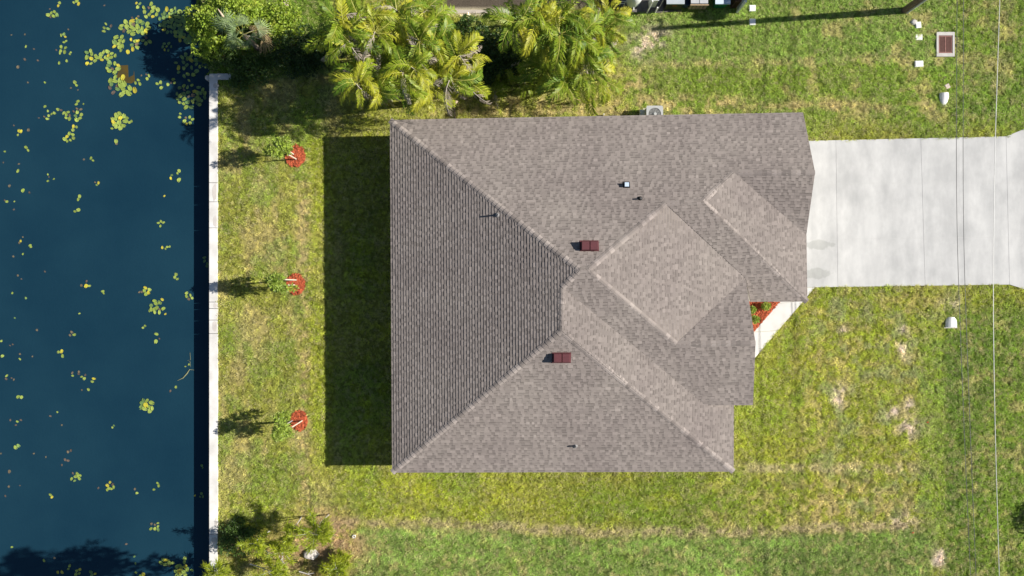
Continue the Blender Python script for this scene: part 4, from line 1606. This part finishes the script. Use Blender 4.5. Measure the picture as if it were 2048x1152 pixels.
mb.build("guard", M_ac, ac)
mb = MB(); mb.lathe((0, 0, 0), [(.085, .86), (.085, .90), (.06, .915)], 16); mb.build("hub", M_ac, ac)
bx = P(1285.5, 226.5, .25)
t = thing("equipment_box", (bx.x, bx.y, 0), "white box on the grass between the condenser's shadow and the eave", "equipment box")
mb = MB(); mb.box((0, -.12, 0), (.30, .62, .26)); mb.build("body", M_white, t)
mb = MB(); mb.box((0, -.12, .26), (.27, .58, .015)); mb.build("lid", M_white, t)

# drain line at the north eave with its pale outlet
M_tan = pmat("tan_pipe", (.70, .54, .40), (.60, .46, .34), 8, .7)
M_dirt = pmat("trench_dirt", (.34, .27, .20), (.24, .18, .13), 10, .95, tint=False, bump=.4)
g = P(912, 205, .18)
t = thing("drain_outlet", (g.x, g.y, 0), "short tan drain outlet in the grass north of the roof with a narrow dirt line", "drain pipe")
mb = MB(); mb.tube([(.05, .09, .16), (-.0, .0, .17), (-.10, -.10, .15)], [.085, .08, .045], 9); mb.build("elbow", M_tan, t)
mb = MB(); mb.tube([(-.10, -.10, .14), (-.075, -.45, .05), (-.03, -1.3, .05)], [.04, .028, .045], 7); mb.build("pipe_run", M_dirt, t)
mb = MB(); mb.tube([(0, 0, -.05), (0, 0, .14)], .04, 7); mb.build("riser", M_dirt, t)
g = P(1207.5, 229, .2)
mb = MB(); mb.tube([(0, 0, 0), (0, 0, .3)], .03, 8)
tag(mb.build("cleanout_pipe", M_white, None, (g.x, g.y, 0)), "thin white pipe stub at the eave left of the condenser", "pipe")

# ------------------------------------------------------------------ neighbour's yard at the top edge
M_asph = pmat("dark_concrete", (.17, .155, .145), (.11, .10, .095), 3, .9, bump=.2)
q = [P(x, y) for x, y in ((1242, 17), (1262, 24), (1292, 27.5), (1362, 23), (1362, -80), (1242, -80))][::-1]
mb = MB(); mb.prism([p + Vector((0, 0, .06)) for p in q], [p - Vector((0, 0, .1)) for p in q])
tag(mb.build("yard_slab", M_asph), kind="structure")
q = [P(x, y) for x, y in ((893, 21), (1072, 19.5), (1072, 26.5), (893, 27))][::-1]
mb = MB(); mb.prism([p + Vector((0, 0, .05)) for p in q], [p - Vector((0, 0, .1)) for p in q])
tag(mb.build("concrete_strip", pmat("strip_concrete", (.50, .44, .38), (.40, .35, .30), 3, .9)), kind="structure")
# ground beyond the strip has its shade painted in; nothing built casts it
M_tank = pmat("white_tank", (.74, .76, .74), (.66, .69, .66), 3, .45)
g = P(1270, -8, .9)
t = thing("storage_tank", (g.x, g.y, .06), "white rounded storage tank at the top edge right of the palms", "tank")
mb = MB(); mb.lathe((0, 0, 0), [(.30, .0), (.36, .12), (.40, .32), (.41, .8), (.38, 1.05), (.28, 1.25), (.1, 1.35)], 22)
mb.build("body", M_tank, t, smooth=True)
mb = MB(); mb.tube([(.02, -.33, .28), (.02, -.55, .28)], .03, 8); mb.build("spigot", M_tank, t)
M_cream = pmat("cream_box", (.66, .67, .60), (.58, .59, .53), 4, .6)
g = P(1303, 16)
t = thing("utility_cabinet", (g.x, g.y + .20, .06), "tall cream utility cabinet between two white posts", "cabinet")
mb = MB(); mb.box((0, 0, .02), (.36, .40, 1.0)); mb.build("body", M_cream, t)
mb = MB(); mb.box((0, 0, 1.02), (.40, .44, .04)); mb.build("lid", M_white, t)
for (x, y, h, lab) in ((1293.5, 26.5, 1.7, "longer white post left of the cream cabinet"), (1310, 25.5, .75, "shorter white post right of the cream cabinet"), (1314.5, 23, 1.9, "thin grey post beside the black bin")):
    g = P(x, y)
    mb = MB(); mb.tube([(0, 0, 0), (0, 0, h)], .04 if h < 1.8 else .02, 8)
    tag(mb.build("white_post", M_white if h < 1.8 else M_lead, None, g), lab, "post")
M_greyblue = pmat("grey_lid", (.44, .48, .51), (.38, .42, .45), 4, .5)
g = P(1343, 14)
t = thing("grill_cart", (g.x, g.y + .1, .06), "black bin with a blue-grey lid standing on the dark slab", "bin")
mb = MB(); mb.box((0, 0, .05), (.92, .62, .84), taper=.9); mb.build("body", M_black, t)
mb = MB(); mb.box((0, 0, .89), (.95, .66, .07)); mb.build("lid", M_greyblue, t)
mb = MB(); mb.box((0, -.335, .70), (.25, .02, .04)); mb.build("label_strip", pmat("orange_strip", (.5, .12, .03), None, 3, .6), t)
mb = MB(); mb.lathe((0, .05, .965), [(.12, 0), (.13, .05), (.05, .07)], 12); mb.build("cap", M_white, t)
M_crate = pmat("crate_wood", (.46, .34, .22), (.34, .25, .16), 6, .8, stretch=(1, 6, 1))
M_sheet = pmat("grey_sheet", (.48, .49, .50), (.40, .41, .43), 4, .6)
g = P(1392, 13)
t = thing("wood_crate", (g.x, g.y + .15, .0), "wooden crate topped with grey sheets between the black and green bins", "crate")
for k in range(5):
    mb = MB(); mb.box((-.38 + .19 * k, -.33, .12), (.15, .04, .62)); mb.build("slat", M_crate, t)
mb = MB(); mb.box((0, .05, .02), (.95, .66, .12)); mb.build("base", M_crate, t)
mb = MB(); mb.box((0, .05, .14), (.86, .60, .58)); mb.build("core", M_black, t)
for k in range(2):
    mb = MB(); mb.box((-.24 + .47 * k, .05, .745), (.44, .66, .03)); mb.build("sheet", M_sheet, t)
mb = MB(); mb.box((0, -.36, .73), (.98, .05, .05)); mb.build("rail", M_crate, t)
M_green = pmat("green_bin", (.012, .20, .065), (.010, .16, .05), 4, .5)
g = P(1436, 14)
t = thing("waste_bin", (g.x, g.y + .2, 0), "green waste bin with a white and blue lid near the fence end", "bin")
mb = MB(); mb.prism([(-.36, -.36, .88), (.36, -.36, .88), (.36, .36, .88), (-.36, .36, .88)], [(-.27, -.27, .03), (.27, -.27, .03), (.27, .27, .03), (-.27, .27, .03)])
mb.build("body", M_green, t)
mb = MB(); mb.box((0, 0, .88), (.80, .80, .06)); mb.build("lid", pmat("blue_lid", (.42, .58, .70), (.62, .68, .72), 2.2, .5), t)
for s in (-1, 1):
    mb = MB(); mb.tube([(s * .29, .28, .1), (s * .34, .28, .1)], .1, 12); mb.build("wheel", M_black, t)
M_brown = pmat("dark_brown_wood", (.10, .05, .035), (.06, .03, .02), 5, .8, stretch=(4, 1, 1))
g = P(1466, 13)
t = thing("wood_rack", (g.x, g.y + .15, 0), "dark brown wooden rack against the grey fence panel", "rack")
for k in range(3):
    mb = MB(); mb.box((-.11 + k * .11, 0, 0), (.08, .5, 1.0)); mb.build("plank", M_brown, t)
M_fence = pmat("grey_fence", (.45, .48, .50), (.38, .41, .43), 4, .6)
g = P(1473.5, 24.5)
t = thing("fence", g, "grey panel fence end running up out of the photo", "fence")
for k in range(9):
    mb = MB(); mb.box((0, .12 + k * .235, .03), (.04, .225, 1.5)); mb.build("board", M_fence, t)
mb = MB(); mb.box((0, 0, 0), (.10, .10, 1.58)); mb.build("post", M_white, t)
mb = MB(); mb.box((0, 1.1, 1.53), (.07, 2.15, .05)); mb.build("rail", M_white, t)
# low blue-black tub between
g = P(1370, 10)
mb = MB(); mb.lathe((0, 0, 0), [(.26, 0), (.3, .1), (.32, .5), (.28, .5), (.26, .2)], 14)
tag(mb.build("tub", pmat("blue_black_tub", (.03, .05, .09), (.05, .08, .14), 5, .4), None, (g.x, g.y + .1, 0)), "dark blue tub between the black bin and the crate", "tub")
# pipe rack left of the tank
g = P(1243, 12)
t = thing("pipe_rack", (g.x, g.y, .06), "small white pipe frame left of the white tank", "rack")
for (a, b) in (((-.12, 0, 0), (-.12, 0, .6)), ((.12, 0, 0), (.12, 0, .6)), ((-.12, 0, .6), (.12, 0, .6)), ((-.12, 0, .3), (.12, 0, .3))):
    mb = MB(); mb.tube([a, b], .018, 6); mb.build("bar", M_white, t)

# posts and logs of the north-west corner
mb = MB(); mb.tube([(0, 0, 0), (0, 0, 1.9)], .055, 8)
tag(mb.build("fence_post", M_brown, None, P(1012, 52)), "dark post standing alone in the gap between the palm thickets", "post")
M_log = pmat("bleached_log", (.62, .50, .42), (.48, .38, .32), 6, .9, stretch=(1, 1, 4))
mb = MB(); mb.tube([P(549, 10, .35), P(560, 7, .4), P(570, 7.5, .4)], [.05, .09, .08], 8)
tag(mb.build("fallen_log", M_log), "pale curved log lying against a post at the top edge", "log")
mb = MB(); mb.tube([P(574.5, 15, .1), P(572.5, -20, .5)], [.09, .08], 8)
tag(mb.build("timber_post", M_log), "pale pinkish timber beside the curved log at the top edge", "timber")
mb = MB(); mb.tube([P(436, 18, 3.0), P(443, 28, 3.0), P(452, 40, 2.7)], [.02, .05, .03], 7)
tag(mb.build("dry_frond_stalk", M_tan), "dry tan stalk lying on the bright shrub above the fan palm", "stalk")

# bush added out of view past the right edge, for its shadow
shrub("shadow_bush", 2108, 1046, .8, (.50, .80), .9, "unseen bush added past the right edge to cast a shadow", "shrub", L_deep, 88, 2200, .10, .035, 24, .34)

# ------------------------------------------------------------------ water lilies
PADC = {"g": [(.36, .46, .10), (.30, .40, .08)], "d": [(.22, .34, .10), (.16, .27, .09)], "y": [(.62, .56, .06), (.56, .50, .06)], "b": [(.19, .155, .10), (.15, .115, .09)]}
PADM = {}
for k, (a, b) in PADC.items():
    mm = []
    for j, base in enumerate((a, b)):
        mat = leafmat("lily_pad_%s" % {"g": "green", "d": "deep", "y": "yellow", "b": "brown"}[k], base, tuple(x * .8 for x in base), .1, rough=.4, spec=.4, tint=True)
        for v in range(3):
            rr = random.Random(j * 10 + v)
            mb = MB()
            n = 13
            asp = rr.uniform(.52, .80)
            rim = []
            for i in range(n):
                t = .22 + (2 * PI - .44) * i / (n - 1)
                q = 1 + .06 * math.sin(3 * t + v) + rr.uniform(-.03, .03)
                rim.append((math.cos(t) * .5 * q, math.sin(t) * .5 * asp * q, .012 + .03 * abs(math.sin(t * 1.5 + v))))
            c0 = (.12, 0, .004)
            for i in range(n - 1):
                mb.quad([c0, rim[i], rim[i + 1]], 0, rr.uniform(.88, 1.12))
                mb.quad([rim[i + 1], rim[i], (rim[i][0] * .97, rim[i][1] * .97, -.012), (rim[i + 1][0] * .97, rim[i + 1][1] * .97, -.012)], 0, .7)
            mm.append(mb.mesh("lily_pad", mat))
    PADM[k] = mm

rl = random.Random(99)
SW = (CAM_H - WATER_Z) / FPX
def pad_obj(kind, x, y, z, size, parent=None):
    o = link("lily_pad", rl.choice(PADM[kind]), parent, (x, y, z))
    o.rotation_euler = (rl.uniform(-.12, .12), rl.uniform(-.12, .12), rl.uniform(0, 2 * PI))
    s = size * rl.uniform(.82, 1.2)
    o.scale = (s, s, s)
    return o

def pick(mix):
    k = rl.random()
    acc = 0
    for c, f in mix:
        acc += f
        if k < acc:
            return c
    return mix[0][0]

MIX = (("g", .66), ("d", .10), ("y", .12), ("b", .12))
MIXD = (("d", .72), ("g", .18), ("y", .06), ("b", .04))
def lily(px, py, rx, ry, n, size, label=None, mix=MIX, group=None):
    c = P(px, py, WATER_Z)
    if n == 1:
        k = mix if isinstance(mix, str) else pick(mix)
        o = pad_obj(k, c.x, c.y, WATER_Z + .008, size * SW * (.8 if k == 'b' else .9))
        tag(o, label, "lily pad", group)
        return
    t = thing("lily_cluster", (c.x, c.y, WATER_Z), label, "lily pads", group or "lily rafts on the canal")
    pts = []
    tries = 0
    while len(pts) < n and tries < 900:
        tries += 1
        a, q = rl.uniform(0, 2 * PI), math.sqrt(rl.random())
        x, y = math.cos(a) * rx * SW * q, math.sin(a) * ry * SW * q
        lim = size * SW * (.78 if tries < 500 else .5)
        if all((x - u) ** 2 + (y - v) ** 2 > lim * lim for u, v in pts):
            pts.append((x, y))
    for i, (x, y) in enumerate(pts):
        k = mix if isinstance(mix, str) else pick(mix)
        pad_obj(k, x, y, .006 + .004 * (i % 9), size * SW * (.75 if k == 'b' else .95), t)

# named rafts: x, y, half extents, pads, pad size, label
for r in (
    (107, 28, 11, 9, 6, 8, "raft of six small pads near the top left, above the loose column of pads"),
    (126, 97, 9, 8, 4, 9, "four pads clustered halfway down the upper left column of pads"),
    (213, 55, 10, 9, 5, 8, "star-shaped group of pads left of the largest upper raft"),
    (271, 55, 30, 14, 24, 11, "largest dense raft of pads at the top, left of the overhanging shrub"),
    (237, 84, 13, 12, 9, 11, "raft of pads at the lower left corner of the largest upper raft"),
    (269, 88, 9, 13, 7, 10, "column of pads hanging below the largest upper raft"),
    (293, 80, 8, 8, 4, 10, "four pads at the lower right of the largest upper raft"),
    (301, 22, 16, 14, 11, 10, "raft with yellow pads just above the largest upper raft"),
    (182, 116, 11, 15, 9, 10, "left end of the curved raft above the brown sunken board"),
    (212, 112, 19, 9, 12, 10, "middle of the curved raft above the brown sunken board"),
    (226, 134, 12, 12, 9, 11, "right end of the curved raft touching the brown sunken board"),
    (236, 162, 15, 11, 8, 13, "big-leaved raft just below the brown sunken board"),
    (243, 180, 28, 10, 10, 13, "lowest wide raft below the brown sunken board, with yellow pads"),
    (155, 227, 9, 13, 8, 9, "dense group of pads left of centre, right end of a scattered row"),
    (137, 232, 7, 8, 5, 8, "group of pads second from the right in the scattered row"),
    (138, 275, 11, 9, 7, 8, "group of seven pads below the scattered row of pads"),
    (240, 242, 15, 15, 14, 11, "isolated rosette of pads level with the house's upper eave"),
    (378, 240, 11, 10, 6, 8, "small group of pads by the wall, lowest of the shaded rafts"),
    (322, 447, 7, 5, 4, 8, "four touching pads level with the roof's pale box vent"),
    (333, 496, 9, 4, 4, 6, "thin row of four pads level with the maroon roof vents"),
    (294, 582, 8, 7, 5, 9, "five pads level with the middle mulch ring"),
    (315, 613, 13, 13, 11, 10, "rosette of pads just below the level of the middle mulch ring"),
    (378, 593, 7, 9, 5, 8, "group of pads close to the wall by the middle tree's shadow"),
    (294, 812, 12, 13, 10, 11, "compact rosette of large pads level with the lowest mulch ring"),
    (152, 953, 10, 9, 8, 8, "left one of two compact pad groups level with the lower eave"),
    (220, 973, 9, 10, 7, 8, "right one of two compact pad groups level with the lower eave"),
    (311, 1053, 11, 8, 7, 8, "group of pads at the upper edge of the dark shadow on the water"),
    (334, 1124, 12, 7, 8, 9, "pads in the dark shadow at the lower right of the canal"),
    (362, 1141, 14, 11, 12, 10, "largest raft of pads at the bottom edge of the canal"),
    (158, 1145, 7, 7, 4, 8, "four pads at the bottom edge left of the shaded rafts"),
):
    lily(*r)
for r in (
    (345, 42, 27, 26, 40, 10, "shaded raft of pads under the left edge of the overhanging shrub"),
    (372, 72, 20, 14, 16, 11, "shaded pads below the overhanging shrub by the dark water"),
    (336, 94, 10, 9, 7, 7, "small scattered pads at the edge of the shrub's shadow"),
    (376, 131, 25, 23, 19, 10, "open raft of dark pads above the corner of the seawall"),
    (382, 192, 30, 24, 32, 10, "wide raft of pads against the seawall below its corner"),
):
    lily(*r, MIXD if r[0] > 335 and r[1] != 192 else (("g", .45), ("d", .4), ("y", .08), ("b", .07)))
# strays, pairs and trios: x, y, pads, size, colour
STRAYS = (
    (119, 9, 2, 8, 0), (154, 5, 3, 8, 0), (209, 11, 1, 6, "b"), (100, 18, 1, 5, "b"), (137, 59, 1, 6, "b"), (128, 70, 3, 7, 0), (52, 93, 1, 6, "g"), (68, 98, 1, 6, "b"),
    (50, 119, 1, 7, "b"), (76, 121, 1, 6, "b"), (36, 134, 1, 8, "b"), (23, 70, 1, 4, "b"), (50, 69, 1, 5, "b"), (130, 84, 2, 6, 0), (120, 106, 1, 9, "g"), (113, 100, 1, 6, "b"),
    (141, 106, 2, 5, 0), (118.5, 126, 1, 7, "g"), (133.6, 122, 1, 7, "g"), (242, 101, 1, 10, "g"), (256, 104, 1, 10, "y"), (277, 9, 3, 7, 0), (265, 36, 1, 8, "b"), (275, 34, 2, 7, 0),
    (273, 166, 3, 9, 0), (283, 151, 1, 5, "b"), (294, 154, 3, 7, 0), (320, 172, 3, 9, 0), (336, 169, 1, 7, "g"), (345, 163, 3, 7, 0), (378, 161, 1, 8, "g"), (361, 231, 2, 7, 0),
    (151, 168, 2, 8, 0), (142, 176, 1, 6, "b"), (156, 180, 1, 4, "b"), (56, 165, 1, 5, "b"), (90, 165, 1, 5, "g"), (154, 206, 2, 8, 0), (167, 208, 1, 5, "g"), (90, 213, 1, 7, "g"),
    (96, 222, 1, 7, "g"), (116, 219, 1, 8, "g"), (125, 223, 2, 8, 0), (107, 228, 2, 7, 0), (95, 234, 3, 8, 0), (148, 256, 3, 8, 0), (78, 236, 1, 5, "b"), (28, 251, 1, 6, "b"),
    (41, 264, 2, 7, 0), (36, 270, 1, 6, "g"), (57, 260, 1, 8, "b"), (224, 257, 1, 6, "g"), (261, 243, 2, 6, 0), (233, 287, 2, 9, 0), (54, 297, 2, 8, 0),
    (10, 303, 1, 7, "g"), (7, 325, 1, 5, "b"), (38, 328, 1, 6, "b"), (36, 342, 1, 8, "g"), (168, 319, 1, 6, "b"), (185, 318, 2, 7, 0), (96, 349, 1, 6, "g"), (96, 362, 1, 7, "g"),
    (108, 358, 1, 6, "g"), (98, 354, 1, 5, "b"), (19, 372, 1, 7, "b"), (46, 381, 1, 9, "g"), (59, 385, 1, 6, "b"), (12, 402, 2, 6, 0), (29, 403, 1, 5, "g"), (28, 419, 1, 6, "b"),
    (194, 369, 3, 7, 0), (158, 396, 2, 7, 0), (154, 422, 2, 8, 0), (355, 343, 2, 7, 0), (343, 354, 2, 8, 0), (358, 360, 1, 10, "g"), (329, 392, 1, 6, "y"), (408, 518, 2, 8, "d"),
    (414, 530, 2, 7, "d"), (354, 553, 3, 7, "g"), (46, 474, 1, 5, "b"), (39, 483, 2, 6, 0), (60, 492, 2, 7, "g"), (46, 508, 1, 5, "g"), (27, 513, 1, 6, "b"), (36, 551, 1, 7, "b"),
    (43, 558, 1, 5, "b"), (90, 543, 1, 5, "b"), (25, 586, 1, 7, "g"), (52, 596, 1, 6, "d"), (175, 568, 3, 8, 0), (163, 571, 1, 7, "b"), (205, 584, 2, 7, 0), (283, 585, 2, 7, "b"),
    (322, 602, 2, 8, 0), (300, 621, 1, 9, "g"), (331, 628, 1, 6, "y"), (30, 636, 1, 5, "d"), (74, 660, 1, 7, "b"), (159, 627, 1, 6, "g"), (145, 669, 3, 8, 0), (3, 682, 1, 7, "g"),
    (23, 690, 2, 6, "b"), (5, 712, 1, 7, "g"), (40, 708, 1, 7, "b"), (40, 718, 1, 7, "g"), (65, 713, 1, 5, "b"), (122, 708, 3, 8, 0), (288, 654, 2, 7, "g"), (313, 668, 1, 9, "g"),
    (312, 683, 1, 9, "g"), (319, 677, 1, 6, "b"), (145, 749, 2, 7, 0), (158, 747, 2, 7, "b"), (169, 751, 3, 8, 0), (185, 760, 2, 8, 0), (164, 780, 1, 5, "b"), (177, 779, 1, 7, "g"),
    (14, 754, 2, 8, 0), (26, 758, 2, 6, "b"), (39, 794, 2, 8, "g"), (371, 733, 1, 4, "g"), (378, 729, 1, 5, "g"), (352, 774, 1, 6, "g"), (341, 782, 1, 6, "b"), (115, 824, 1, 6, "g"),
    (101, 832, 1, 8, "b"), (124, 850, 1, 6, "b"), (21, 840, 1, 6, "b"), (35, 843, 1, 7, "g"), (42, 840, 1, 6, "b"), (32, 850, 1, 7, "b"), (226, 853, 2, 6, 0), (35, 895, 2, 8, 0),
    (2, 907, 1, 5, "b"), (68, 907, 1, 5, "b"), (92, 914, 1, 6, "b"), (140, 902, 2, 8, 0), (133, 920, 2, 8, 0), (124, 930, 1, 7, "b"), (19, 943, 1, 8, "b"), (197, 976, 1, 6, "b"),
    (18, 973, 1, 7, "b"), (40, 971, 1, 5, "b"), (11, 992, 1, 6, "b"), (102, 991, 2, 7, 0), (270, 978, 1, 7, "b"), (274, 986, 1, 7, "g"), (317, 968, 2, 7, "g"), (308, 979, 1, 6, "g"),
    (390, 991, 1, 6, "y"), (403, 990, 3, 6, "d"), (404, 933, 2, 6, "d"), (253, 1088, 1, 6, "b"), (24, 1094, 1, 7, "g"), (88, 1121, 1, 7, "g"), (109, 1116, 1, 6, "b"), (137, 1134, 2, 7, 0),
    (120, 1145, 2, 8, 0), (187, 1145, 3, 8, 0), (269, 1113, 1, 6, "d"), (271, 1127, 1, 6, "d"), (272, 1145, 1, 7, "g"), (367, 1120, 2, 9, "g"), (384, 1140, 1, 9, "g"), (285, 1150, 2, 8, 0))
ANCHORS = ((107, 28, "the small top-left raft"), (126, 97, "the four-pad group in the upper left column"), (213, 55, "the star-shaped pad group"), (271, 55, "the largest upper raft"),
           (182, 116, "the curved raft's left end"), (243, 180, "the lowest raft by the sunken board"), (155, 227, "the dense group ending the scattered row"),
           (138, 275, "the seven-pad group under the scattered row"), (240, 242, "the isolated rosette level with the eave"), (378, 240, "the lowest shaded group by the wall"),
           (322, 447, "the four touching pads in open water"), (333, 496, "the thin row of four pads"), (294, 582, "the five pads level with the middle ring"),
           (315, 613, "the rosette below the middle ring's level"), (378, 593, "the group by the middle tree's shadow"), (294, 812, "the compact large-leaved rosette"),
           (152, 953, "the left compact pad group"), (220, 973, "the right compact pad group"), (311, 1053, "the group above the dark shadow"), (362, 1141, "the largest bottom-edge raft"),
           (158, 1145, "the four pads on the bottom edge"), (376, 131, "the open raft above the seawall corner"), (382, 192, "the wide raft against the seawall"))
RANKS = ("nearest", "second nearest", "third nearest", "fourth nearest", "fifth nearest", "sixth nearest", "seventh nearest", "eighth nearest", "ninth nearest", "tenth nearest")
def way(x, y, a):
    dx, dy = x - a[0], y - a[1]
    return ("right of" if dx > 0 else "left of") if abs(dx) > abs(dy) else ("below" if dy > 0 else "above")
KIND = {"g": "lone green pad", "b": "lone brown pad", "y": "lone yellow pad", "d": "lone dull pad"}
GROUP = {1: "single lily pads adrift", 2: "pairs of lily pads adrift", 3: "trios of lily pads adrift"}
items = []
for (x, y, n, size, k) in STRAYS:
    k = k or (pick(MIX) if n == 1 else 0)
    items.append((x, y, n, size, k, KIND[k] if n == 1 else ("pad pair", "pad trio")[n - 2]))
for (x, y, n, size, k, what) in items:
    best = None
    for a in ANCHORS:
        w = way(x, y, a)
        d = math.hypot(x - a[0], y - a[1])
        rank = sum(1 for q in items if q[5] == what and way(q[0], q[1], a) == w and math.hypot(q[0] - a[0], q[1] - a[1]) < d)
        key = (rank * 60 + d, rank, w, a[2])
        if best is None or key < best:
            best = key
    r = size * (.55 if n == 2 else .8)
    lily(x, y, r, r, n, size, "%s %s %s %s" % (what, RANKS[min(best[1], 9)], best[2], best[3]), mix=(k or MIX), group=GROUP[n])
# sunken board and reed stalks
mb = MB()
ring = [P(x, y, WATER_Z + .006) for x, y in ((240, 131), (256, 130), (257, 155), (267, 150), (268, 141), (270, 163), (262, 167), (248, 165), (233, 154))][::-1]
mb.prism(ring, [p - Vector((0, 0, .2)) for p in ring])
tag(mb.build("sunken_board", pmat("sunken_board", (.10, .065, .012), (.06, .05, .02), 3, .5)), "murky brown board showing at the water surface between lily rafts", "board")
M_reed = pmat("reed", (.26, .27, .14), (.20, .22, .12), 5, .6)
mb = MB()
mb.tube([P(x, y, WATER_Z + .02) for x, y in ((355, 761), (366, 756), (374, 747), (379, 739), (388, 740))], [.01, .025, .03, .02, .008], 6)
tag(mb.build("reed_stalk", M_reed), "curved dry reed floating near the seawall, the thicker lower one", "reed")
mb = MB()
mb.tube([P(x, y, WATER_Z + .012) for x, y in ((380, 705), (381, 720), (375, 721), (380, 723), (381, 733))], [.006, .009, .009, .009, .006], 5)
tag(mb.build("reed_stalk", M_reed), "thin pale reed floating near the seawall, the finer upper one", "reed")
